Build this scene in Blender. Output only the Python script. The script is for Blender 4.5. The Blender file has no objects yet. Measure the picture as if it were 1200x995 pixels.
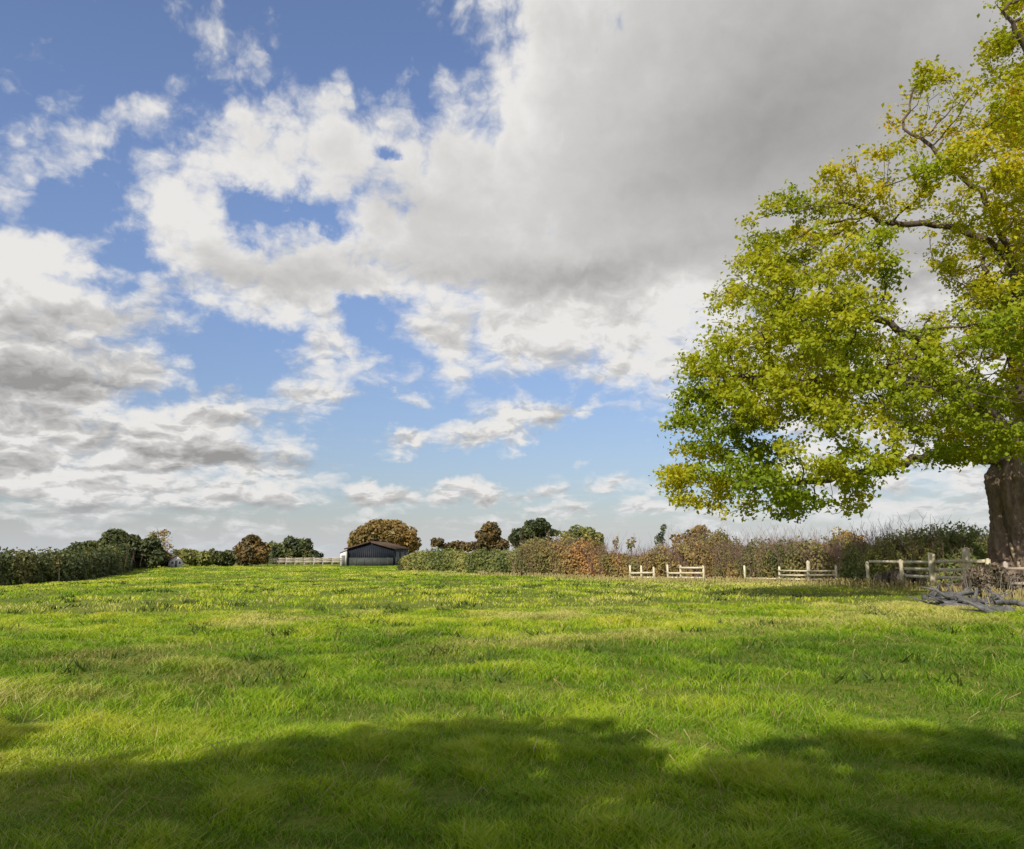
import bpy, math, random
import numpy as np
from mathutils import Vector, Matrix

R = math.radians
rng = np.random.default_rng(7)
random.seed(7)
scene = bpy.context.scene

# ------------------------------------------------------------------ camera
EYE = 1.65
PITCH = R(8.67)
cam_d = bpy.data.cameras.new("camera")
cam_d.sensor_width = 36.0
cam_d.lens = 30.0
cam_d.clip_start = 0.05
cam_d.clip_end = 6000
cam = bpy.data.objects.new("camera", cam_d)
cam.location = (0, 0, EYE)
cam.rotation_euler = (math.pi / 2 + PITCH, 0, 0)
scene.collection.objects.link(cam)
scene.camera = cam

# ------------------------------------------------------------------ light and exposure
SUN_AZ = R(-153)          # where the sun stands, clockwise from +Y: behind the viewer and to the left
SUN_EL = R(35)
sun_dir = Vector((math.sin(SUN_AZ) * math.cos(SUN_EL), math.cos(SUN_AZ) * math.cos(SUN_EL), math.sin(SUN_EL)))
sd = bpy.data.lights.new("sun", 'SUN')
sd.energy = 4.9
sd.angle = R(0.55)
sd.color = (1.0, 0.93, 0.82)
sun = bpy.data.objects.new("sun", sd)
sun.rotation_euler = sun_dir.to_track_quat('Z', 'Y').to_euler()
scene.collection.objects.link(sun)

scene.view_settings.view_transform = 'Standard'
scene.view_settings.look = 'None'
scene.view_settings.exposure = 0.0
scene.view_settings.gamma = 1.0
scene.view_settings.use_curve_mapping = False


def at(px, py, Y):
    """direction of a point of the 1200x995 photograph, taken out to forward distance Y (metres)"""
    xc, yc = (px - 600) / 1000.0, (497.5 - py) / 1000.0
    c, s = math.cos(PITCH), math.sin(PITCH)
    d = Vector((xc, c - yc * s, s + yc * c))
    return Vector((0, 0, EYE)) + d * (Y / d.y)


def azel(px, py):
    d = (at(px, py, 1.0) - Vector((0, 0, EYE))).normalized()
    return math.atan2(d.x, d.y), math.asin(d.z)


# ------------------------------------------------------------------ world: Nishita sky with broken cumulus
world = bpy.data.worlds.new("World")
scene.world = world
world.use_nodes = True
world.cycles.sampling_method = 'MANUAL'
world.cycles.sample_map_resolution = 256
wt = world.node_tree
wt.nodes.clear()


class NB:
    """tiny node helper"""
    def __init__(s, nt):
        s.nt = nt

    def n(s, t, **kw):
        nd = s.nt.nodes.new(t)
        for k, v in kw.items():
            setattr(nd, k, v)
        return nd

    def put(s, sock, v):
        if isinstance(v, bpy.types.NodeSocket):
            s.nt.links.new(v, sock)
        elif v is not None:
            sock.default_value = v

    def m(s, op, a, b=None, c=None, clamp=False):
        nd = s.n('ShaderNodeMath', operation=op, use_clamp=clamp)
        for i, v in enumerate((a, b, c)):
            if v is not None:
                s.put(nd.inputs[i], v)
        return nd.outputs[0]

    def vm(s, op, a, b=None, sc=None):
        nd = s.n('ShaderNodeVectorMath', operation=op)
        s.put(nd.inputs[0], a)
        if b is not None:
            s.put(nd.inputs[1], b)
        if sc is not None:
            s.put(nd.inputs['Scale'], sc)
        return nd.outputs['Value'] if op in ('DOT_PRODUCT', 'LENGTH') else nd.outputs[0]

    def noise(s, v, scale, detail=4, rough=0.55, dist=0.0, out='Fac', dims='3D'):
        nd = s.n('ShaderNodeTexNoise', noise_dimensions=dims)
        s.put(nd.inputs['Vector'], v)
        nd.inputs['Scale'].default_value = scale
        nd.inputs['Detail'].default_value = detail
        nd.inputs['Roughness'].default_value = rough
        nd.inputs['Distortion'].default_value = dist
        return nd.outputs[out]

    def mix(s, f, a, b, mode='MIX'):
        nd = s.n('ShaderNodeMix', data_type='RGBA', blend_type=mode)
        s.put(nd.inputs[0], f)
        s.put(nd.inputs[6], a)
        s.put(nd.inputs[7], b)
        return nd.outputs[2]

    def smooth(s, v, a, b, lo=0.0, hi=1.0):
        nd = s.n('ShaderNodeMapRange', interpolation_type='SMOOTHSTEP')
        s.put(nd.inputs[0], v)
        for i, x in enumerate((a, b, lo, hi)):
            nd.inputs[i + 1].default_value = x
        return nd.outputs[0]

    def ramp(s, f, stops):
        nd = s.n('ShaderNodeValToRGB')
        e = nd.color_ramp.elements
        while len(e) < len(stops):
            e.new(0.5)
        for el, (p, c) in zip(e, stops):
            el.position = p
            el.color = (*c, 1)
        s.put(nd.inputs[0], f)
        return nd.outputs[0]


W = NB(wt)
tc = W.n('ShaderNodeTexCoord').outputs['Generated']
sep = W.n('ShaderNodeSeparateXYZ')
W.put(sep.inputs[0], tc)
dx, dy, dz = sep.outputs
az = W.m('ARCTAN2', dx, dy)
el = W.m('ARCSINE', dz)
comb = W.n('ShaderNodeCombineXYZ')
W.put(comb.inputs[0], az)
W.put(comb.inputs[1], el)
base = comb.outputs[0]
# the noise gets finer and flatter towards the horizon, as a real cloud deck does
elc = W.m('ADD', W.m('MAXIMUM', el, 0.0), 0.28)
lel = W.m('LOGARITHM', elc, math.e)
c2 = W.n('ShaderNodeCombineXYZ')
W.put(c2.inputs[0], W.m('MULTIPLY', az, 2.4))
W.put(c2.inputs[1], W.m('MULTIPLY', lel, 2.2))
ncoord = c2.outputs[0]


def col_of_noise(v, scale, detail, off):
    nv = W.noise(W.vm('ADD', v, off), scale, detail, 0.58, out='Color', dims='2D')
    return W.vm('SUBTRACT', nv, (0.5, 0.5, 0.5))


warp1 = W.vm('SCALE', col_of_noise(base, 3.4, 2.0, (3.1, 0.7, 0)), sc=0.03)
warp2 = W.vm('SCALE', col_of_noise(base, 13.0, 6.0, (0.3, 5.7, 0)), sc=0.075)
warped = W.vm('ADD', base, W.vm('ADD', warp1, warp2))

# (px, py, half width, half height, tilt in degrees (up to the right), strength)
CLOUDS = [
    # the big grey sheet, upper middle and right
    (900, 110, 330, 230, 0, 1.6), (1130, 250, 280, 300, 0, 1.4), (690, 170, 170, 125, 40, 1.6), (670, 50, 80, 80, 50, 1.35),
    (580, 245, 160, 90, 15, 1.45), (700, 330, 220, 80, 0, 1.4), (640, 385, 180, 50, -6, 1.1), (880, 400, 150, 80, 0, 0.9), (760, 430, 90, 34, 0, 0.75), (530, 400, 90, 36, -15, 0.8),
    # its ragged left arm
    (205, 235, 80, 55, 20, 1.0), (240, 195, 60, 45, 35, 0.8), (320, 175, 90, 50, 15, 1.0), (390, 205, 80, 36, 0, 0.85), (255, 300, 100, 44, -20, 1.0), (400, 325, 130, 46, 5, 1.15), (350, 350, 70, 50, 0, 0.9), (300, 335, 90, 40, 0, 0.8),
    (470, 210, 80, 70, 40, 0.95), (450, 265, 50, 50, 0, 1.0), (390, 130, 66, 40, -30, 0.7), (470, 120, 44, 34, 20, 0.5), (400, 180, 80, 40, 0, 1.05), (365, 362, 80, 44, -30, 0.7), (385, 425, 55, 60, 60, 0.9), (165, 345, 60, 30, 10, 0.65), (220, 365, 50, 24, -20, 0.45),
    (350, 470, 70, 36, 20, 0.85), (300, 480, 60, 24, 0, 0.7),
    # wisps in the upper left
    (110, 155, 80, 26, 25, 0.62), (50, 190, 44, 16, 40, 0.55), (180, 125, 60, 24, 10, 0.5), (90, 120, 40, 18, -30, 0.4), (245, 65, 55, 22, -35, 0.46), (310, 90, 50, 22, -30, 0.42), (350, 60, 60, 24, 0, 0.30), (520, 45, 36, 26, 20, 0.42), (550, 75, 40, 20, 30, 0.45), (40, 80, 60, 24, 0, 0.25),
    # the cumulus on the left
    (35, 330, 80, 55, -10, 1.25), (-60, 400, 160, 120, 0, 1.1), (40, 425, 100, 60, 10, 1.1), (120, 380, 70, 30, 15, 0.75), (130, 440, 100, 50, 10, 1.0), (190, 480, 90, 30, 0, 0.9), (180, 400, 30, 16, 10, 0.5),
    (60, 510, 150, 50, 0, 1.0), (230, 495, 90, 28, 5, 0.95), (160, 520, 120, 40, 0, 0.9), (240, 540, 130, 34, 0, 1.0), (60, 565, 150, 34, 0, 1.0), (170, 580, 70, 20, 0, 0.8), (290, 585, 95, 26, 0, 0.95), (80, 610, 120, 10, 0, 0.5), (250, 615, 150, 9, 0, 0.4),
    # small ones low in the middle
    (580, 505, 80, 18, 8, 1.0), (490, 513, 50, 14, 0, 0.85), (655, 487, 45, 14, 5, 0.8), (478, 462, 34, 13, 0, 0.5), (455, 578, 45, 18, 0, 0.95), (550, 572, 42, 16, 0, 0.9), (620, 576, 60, 10, 0, 0.6), (720, 570, 70, 14, 0, 0.6), (390, 545, 34, 14, 0, 0.6),
    (640, 602, 120, 9, 0, 0.45), (780, 600, 110, 20, 0, 0.6), (1080, 590, 130, 36, 0, 0.75), (960, 480, 160, 60, 0, 0.6), (420, 605, 60, 8, 0, 0.4),
    # clear blue holes
    (300, 242, 26, 15, -5, -0.75), (362, 262, 30, 11, -8, -0.75), (262, 432, 56, 34, 0, -1.0), (300, 392, 45, 24, -10, -0.5), (425, 365, 30, 26, 50, -0.75), (430, 400, 24, 26, 0, -0.4), (450, 50, 90, 50, 0, -0.5), (100, 40, 160, 50, 0, -0.4),
    (100, 245, 50, 26, 40, -0.8), (150, 290, 26, 16, 60, -0.5), (455, 182, 18, 7, 0, -0.7), (440, 490, 40, 26, 0, -0.5), (700, 525, 120, 16, 0, -0.5), (560, 545, 150, 9, 0, -0.6), (430, 560, 20, 12, 0, -0.4), (180, 470, 30, 10, 0, -0.35),
]
GREYS = [
    # thick, shaded parts of the clouds
    (980, 100, 280, 150, 10, 0.85), (820, 200, 150, 50, 25, 0.35), (580, 322, 170, 18, -4, 0.55), (470, 240, 60, 26, -10, 0.35), (20, 420, 100, 42, 8, 0.8), (150, 368, 55, 14, 10, 0.7),
    (100, 505, 130, 11, 0, 0.55), (250, 540, 110, 11, 0, 0.95), (60, 540, 110, 9, 0, 0.5), (60, 588, 110, 8, 0, 0.8), (180, 592, 70, 8, 0, 0.6), (300, 596, 70, 8, 0, 0.7), (290, 545, 60, 8, 0, 0.5), (570, 518, 90, 7, 6, 0.7),
    (470, 588, 60, 6, 0, 0.8), (560, 582, 60, 6, 0, 0.7), (650, 582, 90, 6, 0, 0.6), (620, 415, 140, 14, -8, 0.4), (720, 318, 130, 18, 8, 0.4), (900, 330, 120, 60, 0, 0.35), (1100, 250, 200, 160, 0, 0.35), (360, 330, 90, 20, 0, 0.4), (250, 310, 60, 16, -20, 0.25), (110, 455, 90, 12, 5, 0.5), (30, 480, 60, 12, 0, 0.4), (385, 458, 40, 12, 0, 0.35),
    (30, 310, 70, 30, 0, -0.5), (820, 355, 110, 40, 10, -0.6), (600, 360, 130, 22, -5, -0.3), (200, 220, 70, 50, 0, -0.3),
    (600, 110, 60, 80, 45, -0.3),
]


def blobs(vec, table, union=False):
    acc = 0.0
    sp = W.n('ShaderNodeSeparateXYZ')
    W.put(sp.inputs[0], vec)
    for (px, py, a, b, tilt, k) in table:
        ca, ce = azel(px, py)
        cb = W.n('ShaderNodeCombineXYZ')      # the sum so far rides along as z, which keeps the node chain serial
        W.put(cb.inputs[0], sp.outputs[0])
        W.put(cb.inputs[1], sp.outputs[1])
        W.put(cb.inputs[2], acc)
        mp = W.n('ShaderNodeMapping', vector_type='TEXTURE')
        W.put(mp.inputs['Vector'], cb.outputs[0])
        mp.inputs['Location'].default_value = (ca, ce, 0)
        mp.inputs['Rotation'].default_value = (0, 0, R(tilt))
        mp.inputs['Scale'].default_value = (a / 1000 * 1.02, b / 1000 * 1.02, 1e6)
        g = W.m('POWER', 0.3679, W.vm('DOT_PRODUCT', mp.outputs[0], mp.outputs[0]))
        if k > 0 and union:
            nd = W.n('ShaderNodeMath', operation='SMOOTH_MAX')
            W.put(nd.inputs[0], acc)
            W.put(nd.inputs[1], W.m('MULTIPLY', g, k))
            nd.inputs[2].default_value = 0.12
            acc = nd.outputs[0]
        else:
            acc = W.m('MULTIPLY_ADD', g, k, acc)
    return acc


def cloud_noise(v):
    n1 = W.noise(v, 4.2, 9.0, 0.60, 0.0, dims='2D')
    return n1


cov = blobs(warped, CLOUDS, True)
# outside the framed part of the sky the same weather goes on by itself
outside = W.smooth(W.m('ABSOLUTE', az), 0.62, 0.95)
high = W.smooth(el, 0.62, 0.85)
outm = W.m('MAXIMUM', outside, high)
gen = W.smooth(W.noise(W.vm('ADD', ncoord, (7.7, 2.1, 0)), 1.7, 3.0, 0.5), 0.40, 0.62)
cov = W.m('ADD', W.m('MULTIPLY', cov, W.m('SUBTRACT', 1.0, outm)), W.m('MULTIPLY', gen, outm))
nA = cloud_noise(ncoord)
lit_off = W.vm('ADD', ncoord, (-0.03, 0.09, 0))
rA = W.noise(ncoord, 3.6, 4.5, 0.5, 0.0, dims='2D')
rB = W.noise(lit_off, 3.6, 4.5, 0.5, 0.0, dims='2D')
nbig = W.noise(ncoord, 1.5, 2.0, 0.45, dims='2D')


def puff(v):
    """rounded cauliflower relief, 0..1"""
    vo = W.n('ShaderNodeTexVoronoi', feature='SMOOTH_F1', voronoi_dimensions='2D')
    W.put(vo.inputs['Vector'], v)
    vo.inputs['Scale'].default_value = 8.5
    vo.inputs['Detail'].default_value = 3.0
    vo.inputs['Roughness'].default_value = 0.55
    vo.inputs['Lacunarity'].default_value = 2.2
    vo.inputs['Smoothness'].default_value = 0.55
    return W.m('SUBTRACT', 1.0, vo.outputs['Distance'])


wv = W.vm('SCALE', col_of_noise(ncoord, 7.0, 3.0, (1.0, 2.0, 5.0)), sc=0.10)
pc = W.vm('ADD', ncoord, wv)
pA = puff(pc)
pB = puff(W.vm('ADD', pc, (-0.010, 0.040, 0)))
dn = W.m('ADD', W.m('MULTIPLY', W.m('SUBTRACT', nA, 0.5), 1.2), W.m('MULTIPLY', W.m('SUBTRACT', pA, 0.36), 0.50))
dens = W.m('ADD', cov, dn)
alpha = W.smooth(dens, -0.02, 0.74)
thin = W.smooth(dens, 0.30, 1.35)
greys = blobs(W.vm('ADD', base, W.vm('ADD', warp1, W.vm('SCALE', warp2, sc=0.5))), GREYS)
relief = W.m('MULTIPLY', W.m('SUBTRACT', rB, rA), W.smooth(el, 0.10, 0.40, 1.6, 0.12))
relief = W.m('ADD', relief, W.m('MULTIPLY', W.m('SUBTRACT', pB, pA), W.smooth(el, 0.10, 0.40, 0.85, 0.07)))
shade = W.m('ADD', W.m('MULTIPLY', greys, 0.62), W.m('MULTIPLY', thin, 0.17))
shade = W.m('ADD', shade, W.m('MULTIPLY', W.m('SUBTRACT', nbig, 0.5), 0.22))
shade = W.m('SUBTRACT', shade, W.m('MULTIPLY', relief, -1.0), clamp=True)
ccol = W.ramp(shade, [(0.0, (0.82, 0.805, 0.785)), (0.22, (0.64, 0.63, 0.615)), (0.6, (0.475, 0.465, 0.455)), (1.0, (0.32, 0.315, 0.31))])

sky = W.n('ShaderNodeTexSky', sky_type='NISHITA')
sky.sun_disc = False
sky.sun_elevation = SUN_EL
sky.sun_rotation = SUN_AZ
sky.altitude = 100
sky.air_density = 1.0
sky.dust_density = 1.2
sky.ozone_density = 1.6
SKY = 0.115
cl_s = W.vm('SCALE', ccol, sc=1.0 / SKY)       # cloud radiance, undone by the background strength
# air between the viewer and the lowest clouds
lowhaze = W.smooth(el, 0.0, 0.09, 0.3, 0.0)
cl_s = W.mix(lowhaze, cl_s, (0.60 / SKY, 0.625 / SKY, 0.67 / SKY, 1))
skyc = W.mix(1.0, sky.outputs[0], W.mix(W.smooth(el, 0.02, 0.45), (0.80, 0.79, 0.89, 1), (1.22, 1.20, 1.36, 1)), 'MULTIPLY')
final = W.mix(alpha, skyc, cl_s)
final = W.mix(W.smooth(el, -0.01, 0.065, 0.7, 0.0), final, (0.70 / SKY, 0.73 / SKY, 0.78 / SKY, 1))
bg = W.n('ShaderNodeBackground')
W.put(bg.inputs[0], final)
bg.inputs[1].default_value = SKY
W.put(W.n('ShaderNodeOutputWorld').inputs[0], bg.outputs[0])


# ------------------------------------------------------------------ helpers
C = scene.collection


def lattice(seed, n=257):
    return np.random.default_rng(seed).random((n, n))


_LAT = {}


def vnoise(x, y, scale, seed=0, octaves=3):
    """smooth value noise in 0..1 on arrays"""
    out = 0.0
    amp = 1.0
    tot = 0.0
    for o in range(octaves):
        k = seed * 17 + o
        if k not in _LAT:
            _LAT[k] = lattice(k)
        L = _LAT[k]
        n = L.shape[0] - 1
        u = np.asarray(x) / scale + 31.7 * o
        v = np.asarray(y) / scale + 12.3 * o
        iu = np.floor(u).astype(int)
        iv = np.floor(v).astype(int)
        fu = u - iu
        fv = v - iv
        fu = fu * fu * (3 - 2 * fu)
        fv = fv * fv * (3 - 2 * fv)
        a = L[iu % n, iv % n]
        b = L[(iu + 1) % n, iv % n]
        c = L[iu % n, (iv + 1) % n]
        d = L[(iu + 1) % n, (iv + 1) % n]
        out = out + amp * ((a * (1 - fu) + b * fu) * (1 - fv) + (c * (1 - fu) + d * fu) * fv)
        tot += amp
        amp *= 0.5
        scale = scale * 0.5
    return out / tot


def mesh_np(name, verts, faces, mat, parent=None, attrs=None, smooth=False):
    """verts (N,3); faces: (M,3|4) array or list of such arrays; attrs: {name: per-vertex floats}"""
    if not isinstance(faces, list):
        faces = [faces]
    faces = [np.asarray(f, dtype=np.int32) for f in faces if len(f)]
    verts = np.asarray(verts, dtype=np.float32)
    me = bpy.data.meshes.new(name)
    me.vertices.add(len(verts))
    me.vertices.foreach_set('co', verts.ravel())
    nl = sum(f.size for f in faces)
    npoly = sum(len(f) for f in faces)
    me.loops.add(nl)
    me.loops.foreach_set('vertex_index', np.concatenate([f.ravel() for f in faces]))
    me.polygons.add(npoly)
    sizes = np.concatenate([np.full(len(f), f.shape[1], dtype=np.int32) for f in faces])
    starts = np.concatenate([[0], np.cumsum(sizes)[:-1]]).astype(np.int32)
    me.polygons.foreach_set('loop_start', starts)
    if smooth:
        me.polygons.foreach_set('use_smooth', np.ones(npoly, dtype=bool))
    if attrs:
        for k, v in attrs.items():
            at_ = me.attributes.new(k, 'FLOAT', 'POINT')
            at_.data.foreach_set('value', np.asarray(v, dtype=np.float32))
    me.materials.append(mat)
    me.update(calc_edges=True)
    o = bpy.data.objects.new(name, me)
    C.objects.link(o)
    if parent is not None:
        o.parent = parent
    return o


class Geo:
    """collects tubes, boxes and prisms and builds them as one mesh"""
    def __init__(s):
        s.v = []
        s.q = []
        s.t = []
        s.n = 0

    def add(s, v, q=None, t=None):
        v = np.asarray(v, dtype=float)
        s.v.append(v)
        if q is not None and len(q):
            s.q.append(np.asarray(q) + s.n)
        if t is not None and len(t):
            s.t.append(np.asarray(t) + s.n)
        s.n += len(v)

    def tube(s, pts, rad, k=6, cap=True, wob=0.0, flare=None):
        pts = np.asarray(pts, dtype=float)
        rad = np.asarray(rad, dtype=float)
        m = len(pts)
        tan = np.gradient(pts, axis=0)
        tan /= np.linalg.norm(tan, axis=1)[:, None] + 1e-9
        ref = np.array([0, 0, 1.0]) if abs(tan[0][2]) < 0.9 else np.array([1.0, 0, 0])
        u = np.cross(tan[0], ref)
        u /= np.linalg.norm(u)
        ang = np.arange(k) * 2 * math.pi / k
        V = np.empty((m, k, 3))
        for i in range(m):
            u = u - tan[i] * np.dot(u, tan[i])
            u /= np.linalg.norm(u) + 1e-9
            w = np.cross(tan[i], u)
            r = rad[i] * (1 + wob * (rng.random(k) - 0.5))
            if flare is not None:
                r = r * flare(i, ang)
            V[i] = pts[i] + (np.cos(ang) * r)[:, None] * u + (np.sin(ang) * r)[:, None] * w
        idx = np.arange(m * k).reshape(m, k)
        a = idx[:-1]
        b = np.roll(idx, -1, axis=1)[:-1]
        c = np.roll(idx, -1, axis=1)[1:]
        d = idx[1:]
        q = np.stack([a, b, c, d], -1).reshape(-1, 4)
        V = V.reshape(-1, 3)
        t = None
        if cap:
            V = np.vstack([V, pts[0], pts[-1]])
            n0, n1 = m * k, m * k + 1
            t = [(n0, (j + 1) % k, j) for j in range(k)] + [(n1, (m - 1) * k + j, (m - 1) * k + (j + 1) % k) for j in range(k)]
        s.add(V, q, t)

    def box(s, c, size, rot=None):
        """c centre, size full lengths, rot 3x3 (columns are the axes)"""
        hx, hy, hz = np.asarray(size) / 2
        P = np.array([(x, y, z) for x in (-hx, hx) for y in (-hy, hy) for z in (-hz, hz)])
        if rot is not None:
            P = P @ np.asarray(rot).T
        P = P + np.asarray(c)
        s.add(P, [(0, 1, 3, 2), (4, 6, 7, 5), (0, 4, 5, 1), (2, 3, 7, 6), (0, 2, 6, 4), (1, 5, 7, 3)])

    def beam(s, a, b, w, h):
        """rectangular board from a to b, w thick sideways, h high"""
        a = np.asarray(a, float)
        b = np.asarray(b, float)
        x = b - a
        L = np.linalg.norm(x)
        x /= L
        up = np.array([0, 0, 1.0]) if abs(x[2]) < 0.9 else np.array([0, 1.0, 0])
        y = np.cross(up, x)
        y /= np.linalg.norm(y)
        z = np.cross(x, y)
        s.box((a + b) / 2, (L, w, h), np.stack([x, y, z], 1))

    def build(s, name, mat, parent=None, smooth=False):
        return mesh_np(name, np.vstack(s.v), [np.vstack(s.q) if s.q else [], np.vstack(s.t) if s.t else []], mat, parent, smooth=smooth)


def tag(o, label=None, cat=None, group=None, kind=None):
    for k, v in (('label', label), ('category', cat), ('group', group), ('kind', kind)):
        if v:
            o[k] = v
    return o


def thing(name, label, cat, loc=(0, 0, 0), group=None):
    o = bpy.data.objects.new(name, None)
    o.empty_display_size = 0.3
    C.objects.link(o)
    o.location = loc
    return tag(o, label, cat, group)


# ------------------------------------------------------------------ materials
def mat_new(name):
    m = bpy.data.materials.new(name)
    m.use_nodes = True
    m.node_tree.nodes.clear()
    return m, NB(m.node_tree)


def finish(n, col, rough=0.8, bump=None, bstr=0.3, bdist=0.02, spec=0.3, trans=0.0, transcol=None):
    p = n.n('ShaderNodeBsdfPrincipled')
    n.put(p.inputs['Base Color'], col)
    p.inputs['Roughness'].default_value = rough
    p.inputs['Specular IOR Level'].default_value = spec
    if bump is not None:
        b = n.n('ShaderNodeBump')
        b.inputs['Strength'].default_value = bstr
        b.inputs['Distance'].default_value = bdist
        n.put(b.inputs['Height'], bump)
        n.put(p.inputs['Normal'], b.outputs[0])
    out = p.outputs[0]
    if trans > 0:
        t = n.n('ShaderNodeBsdfTranslucent')
        n.put(t.inputs[0], transcol if transcol is not None else col)
        mx = n.n('ShaderNodeMixShader')
        mx.inputs[0].default_value = trans
        n.put(mx.inputs[1], out)
        n.put(mx.inputs[2], t.outputs[0])
        out = mx.outputs[0]
    n.put(n.n('ShaderNodeOutputMaterial').inputs[0], out)


def leaf_mat(name, stops, trans=0.35, rough=0.55, spec=0.25):
    """stops: colour by the leaf's own 'tint' value"""
    m, n = mat_new(name)
    a = n.n('ShaderNodeAttribute', attribute_name='tint')
    col = n.ramp(a.outputs['Fac'], stops)
    tcol = n.mix(1.0, col, (1.15, 1.1, 0.6, 1), 'MULTIPLY')
    finish(n, col, rough, spec=spec, trans=trans, transcol=tcol)
    return m


def bark_mat(name, a, b, scale=6.0, depth=0.04):
    m, n = mat_new(name)
    co = n.n('ShaderNodeTexCoord').outputs['Object']
    st = n.vm('MULTIPLY', co, (1.0, 1.0, 0.28))
    n1 = n.noise(st, scale, 6, 0.65)
    n2 = n.noise(co, scale * 0.3, 3, 0.5)
    f = n.m('ADD', n.m('MULTIPLY', n1, 0.7), n.m('MULTIPLY', n2, 0.45), clamp=True)
    col = n.ramp(f, [(0.3, a), (0.75, b)])
    finish(n, col, 0.9, n1, 0.9, depth, 0.15)
    return m


M = {}
M['main_bark'] = bark_mat('main_bark', (0.07, 0.050, 0.036), (0.32, 0.235, 0.17), 7.0, 0.22)
M['limb_bark'] = bark_mat('limb_bark', (0.035, 0.027, 0.022), (0.14, 0.105, 0.08), 7.0, 0.05)
M['far_bark'] = bark_mat('far_bark', (0.05, 0.04, 0.03), (0.16, 0.13, 0.10), 4.0)
M['dead_wood'] = bark_mat('dead_wood', (0.035, 0.034, 0.034), (0.20, 0.195, 0.19), 11.0, 0.06)
M['torn_wood'] = bark_mat('torn_wood', (0.24, 0.17, 0.10), (0.55, 0.43, 0.29), 7.0, 0.03)
M['fence_wood'] = bark_mat('fence_wood', (0.36, 0.31, 0.20), (0.72, 0.65, 0.46), 8.0, 0.01)
M['pale_fence'] = bark_mat('pale_fence', (0.30, 0.25, 0.20), (0.58, 0.50, 0.42), 5.0, 0.01)
M['twigs'] = bark_mat('twigs', (0.13, 0.085, 0.06), (0.30, 0.20, 0.15), 3.0)
M['grey_twigs'] = bark_mat('grey_twigs', (0.10, 0.085, 0.075), (0.26, 0.22, 0.19), 3.0)
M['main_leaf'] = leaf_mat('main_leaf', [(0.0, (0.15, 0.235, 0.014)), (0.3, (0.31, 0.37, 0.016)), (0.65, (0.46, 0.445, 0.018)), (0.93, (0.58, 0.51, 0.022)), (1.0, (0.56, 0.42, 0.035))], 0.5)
M['dark_leaf'] = leaf_mat('dark_leaf', [(0.0, (0.04, 0.055, 0.025)), (0.5, (0.085, 0.105, 0.04)), (1.0, (0.17, 0.175, 0.06))], 0.25)
M['fresh_leaf'] = leaf_mat('fresh_leaf', [(0.0, (0.12, 0.16, 0.05)), (0.5, (0.25, 0.29, 0.08)), (1.0, (0.40, 0.38, 0.12))], 0.35)
M['green_leaf'] = leaf_mat('green_leaf', [(0.0, (0.09, 0.115, 0.04)), (0.5, (0.19, 0.215, 0.06)), (1.0, (0.33, 0.31, 0.09))], 0.3)
M['olive_leaf'] = leaf_mat('olive_leaf', [(0.0, (0.05, 0.065, 0.028)), (0.5, (0.10, 0.125, 0.045)), (1.0, (0.22, 0.21, 0.07))], 0.25)
M['russet_leaf'] = leaf_mat('russet_leaf', [(0.0, (0.08, 0.065, 0.03)), (0.5, (0.16, 0.12, 0.05)), (1.0, (0.25, 0.165, 0.06))], 0.25)
M['orange_leaf'] = leaf_mat('orange_leaf', [(0.0, (0.10, 0.095, 0.035)), (0.45, (0.23, 0.17, 0.06)), (1.0, (0.36, 0.235, 0.075))], 0.3)
M['mixed_leaf'] = leaf_mat('mixed_leaf', [(0.0, (0.12, 0.135, 0.045)), (0.35, (0.24, 0.21, 0.07)), (0.65, (0.36, 0.25, 0.09)), (1.0, (0.46, 0.26, 0.09))], 0.3)

# ------------------------------------------------------------------ the ground
# (x, y, height, reach)
GROUND_PTS = [(18, 31, 0.62, 9), (12, 22, 0.25, 8), (24, 38, 0.5, 10), (8, 14, 0.05, 8), (0, 3, 0.0, 12), (0, 25, 0.05, 14), (5, 45, -0.12, 14), (12, 66, -0.35, 14),
              (-10, 40, -0.05, 14), (-34, 58, -0.72, 14), (-20, 30, -0.2, 12), (-50, 90, -0.7, 20), (-48, 120, -0.35, 20), (-20, 100, -0.3, 22), (0, 90, -0.35, 20),
              (-30, 160, -0.35, 30), (10, 130, -0.4, 25), (40, 60, 0.0, 20), (40, 20, 0.5, 16), (-20, 5, -0.1, 12), (0, -25, 0.0, 20), (-60, 40, -2.2, 16), (-80, 80, -3, 25), (50, 110, -0.4, 30), (80, 0, 0.3, 40), (-60, -20, -0.5, 40)]
GP = np.array(GROUND_PTS)


def ground_z(x, y):
    x = np.asarray(x, float)
    y = np.asarray(y, float)
    w = np.exp(-((x[..., None] - GP[:, 0]) ** 2 + (y[..., None] - GP[:, 1]) ** 2) / (2 * GP[:, 3] ** 2)) + 1e-9
    z = (w * GP[:, 2]).sum(-1) / w.sum(-1)
    d = np.hypot(x, y)
    # beyond the crest of the field the land falls away gently
    z = z - np.clip(d - 185, 0, None) * 0.035 * np.clip((d - 185) / 60, 0, 1)
    z = np.maximum(z, -16)
    near = np.clip(1 - d / 140, 0, 1)
    z = z + near * ((vnoise(x, y, 3.5, 3, 3) - 0.5) * 0.16 + (vnoise(x, y, 11, 5, 2) - 0.5) * 0.22)
    return z


def gz(x, y):
    return float(ground_z(np.array([x]), np.array([y]))[0])


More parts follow.
